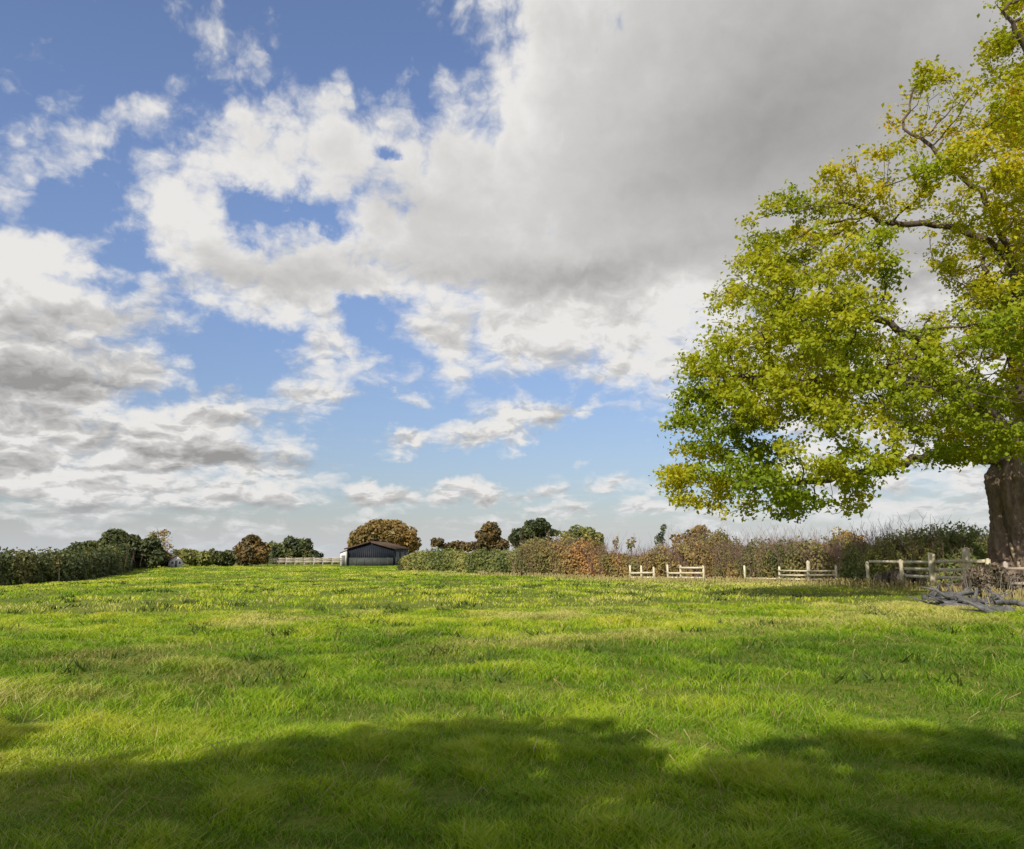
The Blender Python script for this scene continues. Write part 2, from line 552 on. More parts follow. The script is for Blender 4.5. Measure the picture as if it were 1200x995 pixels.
m, n = mat_new('ground_soil_and_turf')
co = n.n('ShaderNodeTexCoord').outputs['Object']
g1 = n.noise(co, 0.16, 5, 0.55)
g2 = n.noise(co, 1.3, 6, 0.65)
g3 = n.noise(co, 9.0, 4, 0.7)
f = n.m('ADD', n.m('MULTIPLY', g1, 0.45), n.m('ADD', n.m('MULTIPLY', g2, 0.35), n.m('MULTIPLY', g3, 0.25)))
col = n.ramp(f, [(0.36, (0.06, 0.085, 0.012)), (0.5, (0.12, 0.155, 0.018)), (0.62, (0.19, 0.21, 0.03)), (0.74, (0.28, 0.27, 0.07))])
finish(n, col, 0.95, n.m('ADD', g2, n.m('MULTIPLY', g3, 0.5)), 1.0, 0.12, 0.1)
M['ground'] = m

xs = np.concatenate([-np.geomspace(3500, 62, 26), np.arange(-60, 60.1, 0.8), np.geomspace(62, 3500, 26)])
ys = np.concatenate([-np.geomspace(3500, 32, 24), np.arange(-30, 3, 1.5), np.arange(3, 70, 0.7), np.arange(70, 220, 2.0), np.geomspace(224, 4500, 30)])
X, Y = np.meshgrid(xs, ys)
Z = ground_z(X, Y)
nx, ny = len(xs), len(ys)
idx = np.arange(nx * ny).reshape(ny, nx)
q = np.stack([idx[:-1, :-1], idx[:-1, 1:], idx[1:, 1:], idx[1:, :-1]], -1).reshape(-1, 4)
g = mesh_np('ground', np.stack([X, Y, Z], -1).reshape(-1, 3), q, M['ground'], smooth=True)
tag(g, kind='structure')

# ------------------------------------------------------------------ grass: countless blades, one object
M['grass'], n = mat_new('grass_blades')
a1 = n.n('ShaderNodeAttribute', attribute_name='tint').outputs['Fac']
a2 = n.n('ShaderNodeAttribute', attribute_name='dry').outputs['Fac']
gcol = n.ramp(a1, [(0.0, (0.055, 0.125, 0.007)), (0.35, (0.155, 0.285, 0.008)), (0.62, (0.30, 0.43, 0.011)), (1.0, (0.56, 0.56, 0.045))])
dcol = n.ramp(a1, [(0.0, (0.28, 0.22, 0.07)), (0.5, (0.50, 0.41, 0.15)), (1.0, (0.70, 0.60, 0.30))])
col = n.mix(a2, gcol, dcol)
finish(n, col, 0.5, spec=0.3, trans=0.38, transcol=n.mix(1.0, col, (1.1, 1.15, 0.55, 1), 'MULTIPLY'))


def blades(n_, ymin, ymax, power, xspan, hgt, wid, segs=2):
    """n_ blades between two distances"""
    u = rng.random(n_)
    Yb = (ymin ** power + u * (ymax ** power - ymin ** power)) ** (1 / power)
    Xb = (rng.random(n_) * 2 - 1) * (Yb * xspan + 2.5)
    lump = vnoise(Xb + 0.3 * Yb, Yb, 0.42 + 0.012 * Yb, 11, 3)
    big = vnoise(Xb, Yb, 6.0, 12, 3)
    keep = rng.random(n_) < np.clip(0.35 + 1.6 * (lump - 0.25), 0.2, 1)
    Xb, Yb, lump, big = Xb[keep], Yb[keep], lump[keep], big[keep]
    N = len(Xb)
    Zb = ground_z(Xb, Yb) - 0.02
    H = hgt(Yb) * (0.22 + 1.5 * lump ** 2 + 0.3 * rng.random(N)) * (0.65 + 0.6 * big)
    H = H * (1 - 0.55 * np.exp(-((Xb - 15.5) / 4) ** 2 - ((Yb - 28) / 7) ** 2))
    Wd = wid(Yb) * (0.6 + 0.8 * rng.random(N))
    # lean: a shared direction from a slow field plus each blade's own
    la = 6.28 * vnoise(Xb, Yb, 1.3, 14, 3) * 2.2
    own = rng.random(N) * 6.28
    lean = 0.15 + 0.6 * vnoise(Xb, Yb, 0.9, 15, 2)
    lx = np.cos(la) * lean * 0.5 + np.cos(own) * 0.75
    ly = np.sin(la) * lean * 0.5 + np.sin(own) * 0.75
    fa = rng.random(N) * 3.14159
    fx, fy = np.cos(fa) * Wd / 2, np.sin(fa) * Wd / 2
    # colour: greener hollows, yellow-green lumps, straw patches more frequent along the far margin and on the right
    edge = np.exp(-((Yb - (52 + 0 * Xb)) / 22) ** 2)
    dryf = vnoise(Xb, Yb, 3.2, 16, 3)
    hedge_y = np.interp(Xb, [-14, 0, 8, 14, 18, 30], [104, 84, 72, 60, 40, 32])
    edge = np.exp(-((np.clip(hedge_y - Yb, 0, None)) / (8 + 9 * (Xb > 3))) ** 2) * (Xb > -14)
    bias = 0.19 * np.clip((Xb - 0) / 9, 0, 1) * np.clip((Yb - 9) / 8, 0, 1) + (0.20 + 0.30 * np.clip((Xb - 1) / 5, 0, 1)) * edge - 0.10 * (Yb < 10)
    dry = np.clip((dryf - 0.585 + bias) * 4.5, 0, 1) * (0.5 + 0.5 * (Yb > 9))
    dry = np.where(rng.random(N) < 0.13 + 0.75 * dry, 0.40 + 0.5 * rng.random(N), 0.15 * rng.random(N) * dry)
    tint = np.clip(-0.10 + 0.55 * vnoise(Xb, Yb, 0.8, 17, 3) + 0.65 * lump + 0.85 * (vnoise(Xb, Yb, 7.5, 18, 2) - 0.5) + 0.5 * (vnoise(Xb, Yb, 2.6, 19, 2) - 0.5) + 0.22 * (rng.random(N) - 0.5) + 0.10 * np.clip((Yb - 10) / 40, 0, 1), 0, 1)
    P = np.stack([Xb, Yb, Zb], -1)
    F = np.stack([fx, fy, 0 * fx], -1)
    L = np.stack([lx, ly, 0 * lx], -1) * H[:, None]
    up = np.stack([0 * H, 0 * H, H], -1)
    rows = []
    for t_, wf in ((0.0, 1.0), (0.5, 0.85)):
        c_ = P + up * (t_ * (1.15 - 0.15 * t_)) + L * t_ * t_
        rows += [c_ - F * wf, c_ + F * wf]
    droop = np.stack([0 * H, 0 * H, -0.28 * H * (lean + 0.1)], -1)
    rows.append(P + up + L + droop)
    V = np.stack(rows, 1).reshape(-1, 3)
    b = np.arange(N)[:, None] * 5
    Q = b + np.array([[0, 1, 3, 2]])
    T = b + np.array([[2, 3, 4]])
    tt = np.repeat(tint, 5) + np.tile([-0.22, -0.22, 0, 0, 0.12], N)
    return V, Q, T, np.clip(tt, 0, 1), np.repeat(dry, 5)


parts = [
    blades(300000, 3.0, 9.0, 1.6, 0.72, lambda y: 0.13 + 0 * y, lambda y: 0.0075 + 0 * y),
    blades(340000, 9.0, 26.0, 1.3, 0.72, lambda y: 0.15 + 0.001 * y, lambda y: 0.0075 + 0.0009 * (y - 8)),
    blades(280000, 24.0, 150.0, 1.2, 0.72, lambda y: 0.15 + 0.0005 * y, lambda y: 0.022 + 0.0012 * (y - 24)),
]
V, Q, T, tt, dd = [], [], [], [], []
off = 0
for (v, q_, t_, a_, d_) in parts:
    V.append(v); Q.append(q_ + off); T.append(t_ + off); tt.append(a_); dd.append(d_)
    off += len(v)
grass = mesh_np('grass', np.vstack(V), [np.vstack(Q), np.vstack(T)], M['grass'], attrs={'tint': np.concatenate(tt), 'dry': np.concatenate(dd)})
tag(grass, 'long tussocky green pasture grass with straw coloured patches', 'grass', kind='stuff')
del V, Q, T, parts


# ------------------------------------------------------------------ foliage
def leaves(P, size, out_dir=None, flat=0.35, elong=1.5):
    """one bent four-cornered leaf (or leaf clump) at each point; returns verts, quads"""
    N = len(P)
    nrm = rng.normal(size=(N, 3))
    nrm[:, 2] += flat * 2
    if out_dir is not None:
        nrm += out_dir * 1.1
    nrm /= np.linalg.norm(nrm, axis=1)[:, None] + 1e-9
    d = rng.normal(size=(N, 3))
    d[:, 2] -= 0.3
    d -= nrm * (d * nrm).sum(1)[:, None]
    d /= np.linalg.norm(d, axis=1)[:, None] + 1e-9
    w = np.cross(nrm, d)
    s = (size * (0.6 + 0.8 * rng.random(N)))[:, None] if np.ndim(size) == 0 else (size * (0.6 + 0.8 * rng.random(N)))[:, None]
    a = P - d * s * 0.5 * elong
    b = P + d * s * 0.5 * elong - nrm * s * 0.12
    l = P - w * s * 0.42 + nrm * s * 0.13
    r = P + w * s * 0.42 + nrm * s * 0.13
    Vv = np.stack([a, l, b, r], 1).reshape(-1, 3)
    return Vv, np.arange(N * 4).reshape(N, 4)


def in_lobes(lobes, count, shell=0.55, seed=0, gap=0.42, gscale=0.9):
    """points inside a set of ellipsoids (x,y,z,rx,ry,rz[,weight]), more of them near the skin, with noise gaps"""
    L = np.array([l[:6] for l in lobes], float)
    wts = np.array([(l[6] if len(l) > 6 else 1.0) * (l[3] * l[4] * l[5]) ** 0.67 for l in lobes])
    wts /= wts.sum()
    pick = rng.choice(len(L), size=int(count * 1.6), p=wts)
    d = rng.normal(size=(len(pick), 3))
    d /= np.linalg.norm(d, axis=1)[:, None]
    rr = rng.random(len(pick)) ** (1 / 3)
    rr = np.where(rng.random(len(pick)) < shell, 0.78 + 0.27 * rng.random(len(pick)), rr)
    P = L[pick, :3] + d * rr[:, None] * L[pick, 3:6]
    g_ = (vnoise(P[:, 0] + P[:, 2] * 0.7, P[:, 1] - P[:, 2] * 0.9, gscale, 40 + seed, 3) + vnoise(P[:, 0] * 0.8 - P[:, 2], P[:, 1] + P[:, 2] * 0.5, gscale * 0.8, 60 + seed, 2)) / 2
    keep = g_ > gap + 0.06 * (rng.random(len(P)) - 0.5)
    return P[keep][:count], d[keep][:count]


def tints(P, scale, seed, spread=0.3, zgain=0.0):
    t_ = vnoise(P[:, 0] + 0.6 * P[:, 2], P[:, 1] - 0.8 * P[:, 2], scale, seed, 3)
    t_ = 0.5 + (t_ - 0.5) * 1.7 + spread * (rng.random(len(P)) - 0.5)
    if zgain:
        t_ = t_ + zgain * (P[:, 2] - P[:, 2].mean())
    return np.clip(t_, 0, 1)


def small_tree(name, label, cat, px, Yd, top_py, crown, mat, n_leaf=3500, leaf=0.4, trunk_r=0.25, bark=None, group=None, gap=0.42, shell=0.5, bare=0, trunk_top=None):
    """crown: lobes as (dx, dy, z, rx, ry, rz) in metres relative to the trunk foot"""
    b = at(px, 650, Yd)
    zb = gz(b.x, Yd)
    foot = Vector((b.x, Yd, zb))
    t = thing(name, label, cat, foot, group)
    sub = []
    for l in crown:
        sub.append((*l[:3], l[3] * .72, l[4] * .72, l[5] * .72, 1.0))
        for k in range(9):
            d_ = rng.normal(size=3)
            d_ /= np.linalg.norm(d_)
            f_ = 0.26 + 0.16 * rng.random()
            q_ = 0.55 + 0.30 * rng.random()
            sub.append((l[0] + d_[0] * l[3] * q_, l[1] + d_[1] * l[4] * q_, max(l[2] + d_[2] * l[5] * q_, 0.5), l[3] * f_, l[4] * f_, l[5] * f_ * 1.05, 1.0))
    G = Geo()
    topz = max(l[2] + l[5] * 0.5 for l in crown) if trunk_top is None else trunk_top
    hgt = topz
    pts = [(0.10 * math.sin(k * 1.7) * k * 0.3 * trunk_r * 4, 0.05 * k * trunk_r, hgt * k / 6 - (0.15 if k == 0 else 0)) for k in range(7)]
    G.tube(pts, [trunk_r * (1.25 if k == 0 else 1) * (1 - 0.13 * k) for k in range(7)], 7)
    for l in crown:
        c_ = np.array(l[:3])
        st = np.array(pts[2 if c_[2] < hgt * 0.6 else 3])
        for rep in range(2 + bare):
            e_ = c_ + (rng.random(3) - 0.5) * np.array(l[3:6]) * 1.1
            mid = (st + e_) / 2 + (rng.random(3) - 0.5) * 0.12 * np.linalg.norm(e_ - st) + np.array([0, 0, 0.1 * np.linalg.norm(e_ - st)])
            G.tube([st, st * .4 + mid * .6, mid * .5 + e_ * .5, e_], [trunk_r * .45, trunk_r * .32, trunk_r * .2, trunk_r * .05], 5)
            for r3 in range(3 + 3 * bare):
                s2 = mid * (0.5) + e_ * 0.5 if r3 % 2 else e_
                e2 = s2 + np.clip(rng.normal(size=3), -1.2, 1.2) * np.array(l[3:6]) * 0.28 + np.array([0, 0, 0.3 * l[5]])
                G.tube([s2, (s2 + e2) / 2 + rng.normal(size=3) * 0.06 * l[3], e2], [trunk_r * .16, trunk_r * .11, trunk_r * .03], 4)
    G.build('trunk', bark or M['far_bark'], t, smooth=True)
    if n_leaf:
        P, d = in_lobes(sub, n_leaf, shell, seed=int(px) % 13, gap=gap, gscale=max(0.8, crown[0][3] * 0.35))
        V_, Q_ = leaves(P, leaf, d)
        mesh_np('crown', V_, Q_, mat, t, attrs={'tint': np.repeat(tints(P, max(1.0, crown[0][3] * 0.5), int(px) % 17), 4)})
    return t


def resample(path, step):
    path = np.asarray(path, float)
    out = []
    for a, b in zip(path[:-1], path[1:]):
        k = max(1, int(np.linalg.norm(b[:2] - a[:2]) / step))
        for i in range(k):
            out.append(a + (b - a) * i / k)
    out.append(path[-1])
    return np.array(out)


def hedge(name, label, cat, path, width, mat, n_leaf, leaf, n_stem=400, stem_mat=None, gap=0.36, top_noise=0.35, low=0.0, seed=1, spike=0.0, part='foliage', group=None):
    """path rows: x, y, height.  Leafy volume plus upright stems"""
    path = np.asarray(path, float)
    o0 = Vector((path[0][0], path[0][1], gz(path[0][0], path[0][1])))
    t = thing(name, label, cat, o0, group)
    S = resample(path, 0.4)
    i = rng.integers(0, len(S) - 1, n_leaf)
    fr = rng.random(n_leaf)[:, None]
    base = S[i] * (1 - fr) + S[i + 1] * fr
    dirv = S[i + 1][:, :2] - S[i][:, :2]
    dirv /= np.linalg.norm(dirv, axis=1)[:, None] + 1e-9
    nrm = np.stack([-dirv[:, 1], dirv[:, 0]], 1)
    u = rng.random(n_leaf) * 2 - 1
    H = base[:, 2] * (1 + top_noise * ((vnoise(base[:, 0], base[:, 1], 2.2, 70 + seed, 3) - 0.5) * 1.7 + (vnoise(base[:, 0], base[:, 1], 7.0, 71 + seed, 2) - 0.5) * 1.1))
    v = rng.random(n_leaf) ** 0.8 * (0.82 + 0.30 * rng.random(n_leaf) ** 2)
    v = low + (1 - low) * v
    prof = np.sqrt(np.clip(1 - (v * 0.93) ** 2.2, 0.04, 1))
    u = np.sign(u) * np.abs(u) ** 0.55
    off_ = u * width / 2 * prof * (0.85 + 0.4 * vnoise(base[:, 0], base[:, 1] + v * 3, 1.5, 75 + seed, 2))
    x = base[:, 0] + nrm[:, 0] * off_
    y = base[:, 1] + nrm[:, 1] * off_
    z = ground_z(x, y) + v * H
    P = np.stack([x, y, z], 1)
    g_ = vnoise(P[:, 0] + P[:, 2] * 0.7, P[:, 1] - P[:, 2] * 0.9, 1.2, 80 + seed, 3)
    keep = g_ > gap + 0.08 * (rng.random(n_leaf) - 0.5)
    P = P[keep]
    od = np.concatenate([nrm * u[:, None], (v - 0.4)[:, None]], 1)[keep]
    V_, Q_ = leaves(P - np.array(o0), leaf, od)
    mesh_np(part, V_, Q_, mat, t, attrs={'tint': np.repeat(tints(P, 2.5, 85 + seed, 0.35), 4)})
    G = Geo()
    for k in range(n_stem):
        j = rng.integers(0, len(S))
        b = S[j]
        x0, y0 = b[0] + rng.normal() * width * 0.22, b[1] + rng.normal() * width * 0.22
        z0 = gz(x0, y0)
        h = b[2] * (0.65 + 0.42 * rng.random()) * (1 + (spike if rng.random() < 0.15 else 0))
        lx_, ly_ = rng.normal() * 0.22, rng.normal() * 0.22
        p0 = np.array([x0, y0, z0 - 0.05]) - np.array(o0)
        p1 = p0 + np.array([lx_ * h * 0.4, ly_ * h * 0.4, h * 0.55])
        p2 = p0 + np.array([lx_ * h, ly_ * h, h])
        r0 = 0.010 + 0.012 * rng.random() + leaf * 0.02
        G.tube([p0, p1, p2], [r0, r0 * .7, r0 * .25], 3, cap=False)
        for q_ in range(3):
            a_ = rng.random() * 6.28
            s0 = p1 + (p2 - p1) * rng.random()
            e0 = s0 + np.array([math.cos(a_) * 0.3, math.sin(a_) * 0.3, 0.5]) * h * 0.25
            G.tube([s0, e0], [r0 * .45, r0 * .15], 3, cap=False)
    tag(G.build('stems', stem_mat or M['twigs'], t), kind='stuff')
    return t


# ------------------------------------------------------------------ the great tree on the right
TX, TY = 18.35, 31.0
TZ = gz(TX, TY)


def lobe(px, py, Yd, rx, ry, rY, k):
    c_ = at(px, py, Yd)
    return (c_.x, c_.y, c_.z, rx * Yd / 1000, rY, ry * Yd / 1000, k)


# px, py, distance, half-width px, half-height px, half-depth m, share
LOBES = [
    lobe(1005, 225, 30, 60, 48, 2.4, 1.0), lobe(925, 270, 30, 55, 55, 2.2, 1.1), lobe(1000, 310, 27, 60, 45, 2.2, 0.8), lobe(890, 350, 29, 65, 55, 2.5, 1.2),
    lobe(980, 385, 26.5, 75, 50, 2.5, 1.1), lobe(850, 430, 29, 62, 42, 2.6, 1.2), lobe(935, 470, 27, 85, 45, 2.6, 1.2), lobe(828, 500, 29.5, 50, 30, 2.0, 0.9),
    lobe(822, 560, 30, 50, 36, 2.2, 1.0), lobe(905, 560, 28, 70, 42, 2.6, 1.3), lobe(990, 540, 27, 70, 35, 2.6, 1.1), lobe(870, 600, 30, 45, 14, 1.6, 0.35), lobe(960, 590, 30, 60, 22, 2.0, 0.6),
    lobe(1195, 395, 26, 35, 40, 1.8, 0.7), lobe(1200, 455, 26, 40, 35, 1.8, 0.7), lobe(1005, 592, 31, 32, 14, 1.2, 0.3),
    lobe(855, 480, 29, 60, 40, 2.2, 0.9), lobe(880, 525, 28.5, 60, 34, 2.2, 0.8),
    lobe(785, 560, 30.5, 14, 24, 1.0, 0.25), lobe(1080, 450, 26, 60, 50, 2.4, 1.0), lobe(1090, 505, 28, 70, 28, 2.4, 0.9), lobe(1160, 475, 26, 55, 40, 2.4, 0.9),
    lobe(1150, 395, 25.5, 55, 40, 2.4, 0.6), lobe(1085, 130, 30, 48, 50, 2.0, 0.55), lobe(1160, 150, 29, 60, 60, 2.6, 1.2), lobe(1120, 210, 27, 75, 45, 2.4, 0.9), lobe(1190, 260, 27, 60, 60, 2.6, 1.0),
    lobe(1135, 370, 32, 50, 30, 2.4, 0.25), lobe(1200, 350, 27, 50, 50, 2.2, 0.8), lobe(1185, 60, 30, 36, 34, 1.8, 0.5), lobe(1170, 8, 30, 26, 16, 1.2, 0.25), lobe(1230, 20, 31, 60, 60, 3, 0.9), lobe(1180, 515, 27, 45, 26, 2.0, 0.9), lobe(1130, 525, 28, 50, 16, 1.6, 0.5),
    # behind the trunk line
    lobe(1000, 430, 36, 120, 90, 3.0, 0.7), lobe(1160, 280, 36, 80, 90, 3.0, 0.35), lobe(1150, 480, 37, 100, 50, 3.0, 0.6), lobe(930, 330, 35, 80, 70, 2.5, 0.4),
    # the half of the crown that lies outside the frame
    lobe(1300, 120, 31, 110, 130, 5, 1.5), lobe(1330, 300, 31, 120, 120, 5, 1.5), lobe(1340, 470, 31, 130, 90, 5, 1.4), lobe(1460, 330, 31, 90, 120, 4.5, 1.2), lobe(1470, 500, 31, 90, 60, 4, 0.9), lobe(1290, -40, 31, 90, 70, 4, 0.8),
]


def P3(px, py, Yd):
    return np.array(at(px, py, Yd))


GUIDES = [
    # trunk and the great limbs, thick end first
    [np.array([TX, TY, TZ - 0.2]), np.array([TX - 0.05, TY, TZ + 1.2]), np.array([TX - 0.1, TY, TZ + 2.6]), P3(1188, 545, 31.0)],
    [P3(1188, 545, 31.0), P3(1150, 538, 30.6), P3(1105, 532, 30), P3(1060, 540, 29.2), P3(1000, 556, 28.6), P3(940, 566, 28.6), P3(880, 570, 29)],
    [P3(1188, 545, 31.0), P3(1165, 490, 30.2), P3(1120, 445, 29), P3(1075, 400, 28), P3(1030, 372, 27.6), P3(970, 365, 27.8), P3(910, 350, 28.6)],
    [P3(1120, 445, 29), P3(1050, 450, 27.6), P3(1000, 440, 27.4), P3(930, 450, 27.8), P3(860, 440, 28.6)],
    [P3(1188, 545, 31.0), P3(1205, 470, 31), P3(1200, 380, 30.6), P3(1185, 300, 30), P3(1150, 225, 29.6), P3(1100, 180, 29.8), P3(1060, 150, 30)],
    [P3(1185, 300, 30), P3(1145, 275, 30.2), P3(1095, 262, 30.4), P3(1045, 262, 30), P3(1000, 240, 29.8)],
    [P3(1200, 380, 30.6), P3(1235, 280, 31), P3(1240, 160, 31), P3(1205, 60, 30.5), P3(1175, 15, 30)],
    [P3(1188, 545, 31.0), P3(1250, 480, 31.5), P3(1330, 400, 31.5), P3(1400, 330, 31)],
    [P3(1250, 480, 31.5), P3(1350, 480, 31), P3(1450, 490, 30.8)],
    [P3(1165, 490, 30.2), P3(1130, 470, 33), P3(1060, 420, 35.5), P3(1000, 400, 36.5)],
    [P3(1205, 470, 31), P3(1180, 400, 34), P3(1150, 300, 36.5)],
]


def grow_tree(guides, lobes, n_attr, step=0.42, kill=0.62, reach=3.6, iters=170):
    nodes, parent = [], []

    def near(p, tol=0.3):
        if not nodes:
            return -1
        A_ = np.array(nodes)
        d_ = np.linalg.norm(A_ - p, axis=1)
        j = int(d_.argmin())
        return j if d_[j] < tol + 0.5 else -1

    for gi, gd in enumerate(guides):
        prev = near(gd[0])
        if prev < 0:
            nodes.append(gd[0]); parent.append(-1); prev = 0
        for a, b in zip(gd[:-1], gd[1:]):
            L_ = np.linalg.norm(b - a)
            k = max(1, int(round(L_ / step)))
            for j in range(1, k + 1):
                w_ = 0.06 * rng.normal(size=3) * (0.35 if gi == 0 else 1)
                nodes.append(a + (b - a) * j / k + w_)
                parent.append(prev)
                prev = len(nodes) - 1
    A, _ = in_lobes(lobes, n_attr, 0.35, seed=3, gap=0.33, gscale=1.6)
    N = np.array(nodes)
    best = np.full(len(A), 1e9)
    bi = np.zeros(len(A), int)

    def update(start):
        nonlocal best, bi
        for c0 in range(start, len(N), 400):
            D = np.linalg.norm(A[:, None, :] - N[None, c0:c0 + 400], axis=2)
            j = D.argmin(1)
            dmin = D[np.arange(len(A)), j]
            better = dmin < best
            best = np.where(better, dmin, best)
            bi = np.where(better, j + c0, bi)

    update(0)
    par = list(parent)
    for it in range(iters):
        act = best < (reach if it > 25 else 7.0)
        if not act.any():
            break
        d_ = A[act] - N[bi[act]]
        d_ /= np.linalg.norm(d_, axis=1)[:, None] + 1e-9
        acc = np.zeros((len(N), 3))
        np.add.at(acc, bi[act], d_)
        who = np.unique(bi[act])
        v_ = acc[who]
        v_ /= np.linalg.norm(v_, axis=1)[:, None] + 1e-9
        v_ += rng.normal(size=v_.shape) * 0.16
        v_[:, 2] -= 0.03
        v_ /= np.linalg.norm(v_, axis=1)[:, None] + 1e-9
        new = N[who] + v_ * step
        s0 = len(N)
        N = np.vstack([N, new])
        par += list(who)
        update(s0)
        alive = best > kill
        A, best, bi = A[alive], best[alive], bi[alive]
        if len(A) == 0 or len(N) > 16000:
            break
    return N, np.array(par)


def radii(N, par, r_root, tip):
    n_ = len(N)
    kids = [[] for _ in range(n_)]
    for i, p in enumerate(par):
        if p >= 0:
            kids[p].append(i)
    order = []
    st = [i for i, p in enumerate(par) if p < 0]
    while st:
        i = st.pop()
        order.append(i)
        st.extend(kids[i])
    cnt = np.zeros(n_)
    for i in reversed(order):
        cnt[i] = 1 if not kids[i] else sum(cnt[k] for k in kids[i])
    e = math.log(cnt[order[0]]) / math.log(r_root / tip)
    return tip * cnt ** (1 / e), kids, order


def branch_geo(N, par, r, kids, order, G, rmin=0.0, rmax=9.0, skip=()):
    roots = [order[0]]
    todo = [(None, order[0])]
    while todo:
        frm, i = todo.pop()
        ch = [] if frm is None else [frm]
        first = i
        cur = i
        while True:
            ch.append(cur)
            if not kids[cur]:
                break
            ks = sorted(kids[cur], key=lambda k: -r[k])
            for k in ks[1:]:
                todo.append((cur, k))
            cur = ks[0]
        pts = N[ch]
        rr = r[ch].copy()
        if frm is not None:
            rr[0] = min(rr[0], r[first] * 1.25)
        if len(pts) < 2 or rr.max() < rmin:
            continue
        k = 12 if rr.max() > 0.25 else (7 if rr.max() > 0.08 else (5 if rr.max() > 0.03 else 3))
        G.tube(pts, rr, k, cap=False, wob=0.12 if k > 5 else 0)


TN, TP = grow_tree(GUIDES, LOBES, 15000)
Tr, Tk, Tord = radii(TN, TP, 0.72, 0.011)
print('tree nodes', len(TN))
big_tree = thing('broadleaf_tree', 'huge old broadleaf tree with yellow green autumn leaves filling the right edge above the fence', 'tree', (TX, TY, TZ))
O = np.array([TX, TY, TZ])
# the trunk: a lobed, buttressed shaft up to the fork, then the limbs
G = Geo()
TR = TN - O
G_pts = [(0.0, 0, -0.3), (0, 0, 0.0), (-0.02, 0, 0.3), (-0.03, 0, 0.7), (-0.05, 0, 1.2), (-0.08, 0, 1.8), (-0.1, 0, 2.5), (-0.12, 0, 3.3), (-0.1, 0, 4.1), (-0.05, 0, 4.8)]
G_rad = [1.85, 1.68, 1.38, 1.12, 0.95, 0.86, 0.82, 0.83, 0.86, 0.6]


def flare(i, ang):
    k = max(0, 1 - i / 7)
    return 1 + (0.06 + 0.22 * k) * np.sin(ang * 5 + 0.6) + 0.08 * np.sin(ang * 9 + i * 0.8) + 0.045 * np.sin(ang * 16 - i * 1.3) + 0.05 * np.sin(i * 2.3 + 2 * ang)


fine_p = np.array([np.interp(np.linspace(0, 9, 90), range(10), [p[c] for p in G_pts]) for c in range(3)]).T
fine_r = np.interp(np.linspace(0, 9, 90), range(10), G_rad)
G.tube(fine_p, fine_r, 110, cap=True, wob=0.075, flare=lambda i, a: flare(i * 9 / 89, a))
# a thick burr and surface roots at the foot
for a_, ln, r0 in ((2.6, 2.4, 0.34), (3.6, 2.2, 0.38), (4.4, 2.0, 0.3), (5.4, 2.3, 0.34), (1.2, 2.2, 0.3), (0.1, 2.4, 0.34)):
    d_ = np.array([math.cos(a_), math.sin(a_), 0])
    G.tube([d_ * 0.7 + [0, 0, 0.9], d_ * 1.15 + [0, 0, 0.42], d_ * (1.0 + ln * 0.4) + [0, 0, 0.16], d_ * (0.9 + ln) + [0, 0, -0.2]], [r0, r0 * 1.05, r0 * .7, r0 * .3], 10, wob=0.15)
trunk_o = G.build('trunk', M['main_bark'], big_tree, smooth=True)
G = Geo()
branch_geo(TR, TP, Tr, Tk, Tord, G)
G.build('limbs', M['limb_bark'], big_tree, smooth=True)
# pale bare wood where the bark has gone, low on the left of the trunk
G = Geo()
for (a0, z0, a1, z1, w_) in ((3.75, 1.75, 4.25, 0.55, 0.10), (3.9, 1.3, 4.45, 0.45, 0.13)):
    pp = []
    for t_ in np.linspace(0, 1, 6):
        a_, z_ = a0 + (a1 - a0) * t_, z0 + (z1 - z0) * t_
        rad_ = np.interp(z_, [0, .3, .7, 1.2, 1.8, 2.5], [1.66, 1.38, 1.14, 0.97, 0.87, 0.82])
        pp.append((math.cos(a_) * rad_, math.sin(a_) * rad_, z_))
    G.tube(pp, w_ * np.array([0.3, 0.9, 1.2, 1.1, 0.9, 0.4]), 7, wob=0.25)
tag(G.build('bare_wood', M['torn_wood'], big_tree, smooth=True), 'pale strips of bare wood low on the trunk')

thin_ = np.where(Tr < 0.035)[0]
rep = rng.choice(thin_, size=380000)
P = TN[rep] + rng.normal(size=(len(rep), 3)) * np.array([0.24, 0.24, 0.13])
# leaves sit in sprays: open gaps between them
g_ = (vnoise(P[:, 0] + P[:, 2] * 0.5, P[:, 1] - P[:, 2] * 0.8, 0.9, 91, 2) + vnoise(P[:, 0] * 0.7 - P[:, 2], P[:, 1] + P[:, 2] * 0.4, 1.5, 92, 2)) / 2
P = P[g_ > 0.465 + 0.05 * (rng.random(len(P)) - 0.5)]
# thin places in the crown, where the branches show
for (hx, hy, hr, keep_) in ((1080, 305, 1.5, 0.08), (1120, 330, 1.3, 0.25), (1065, 150, 1.3, 0.30), (1110, 125, 1.1, 0.25), (1125, 215, 1.2, 0.35), (1050, 215, 0.8, 0.2), (1175, 100, 0.9, 0.3), (1185, 290, 1.0, 0.3), (940, 415, 0.6, 0.2), (880, 385, 0.5, 0.2), (1040, 520, 0.8, 0.15), (1140, 330, 1.6, 0.35), (1010, 420, 1.0, 0.35), (1185, 435, 0.8, 0.3), (910, 320, 0.5, 0.2)):
    ax = np.array(at(hx, hy, 30.0)) - np.array([0, 0, EYE])
    ax /= np.linalg.norm(ax)
    q_ = P - np.array(at(hx, hy, 30.0))
    dd_ = np.linalg.norm(q_ * np.array([1, 0.12, 1]), axis=1)
    P = P[(dd_ > hr * (0.7 + 0.6 * rng.random(len(P)))) | (rng.random(len(P)) < keep_)]
ctr = np.array([TX - 1.0, TY, TZ + 8])
od = (P - ctr)
od /= np.linalg.norm(od, axis=1)[:, None]
V_, Q_ = leaves(P - O, 0.122, od * 0.5, flat=0.45, elong=1.25)
tn = tints(P, 2.4, 93, 0.25)
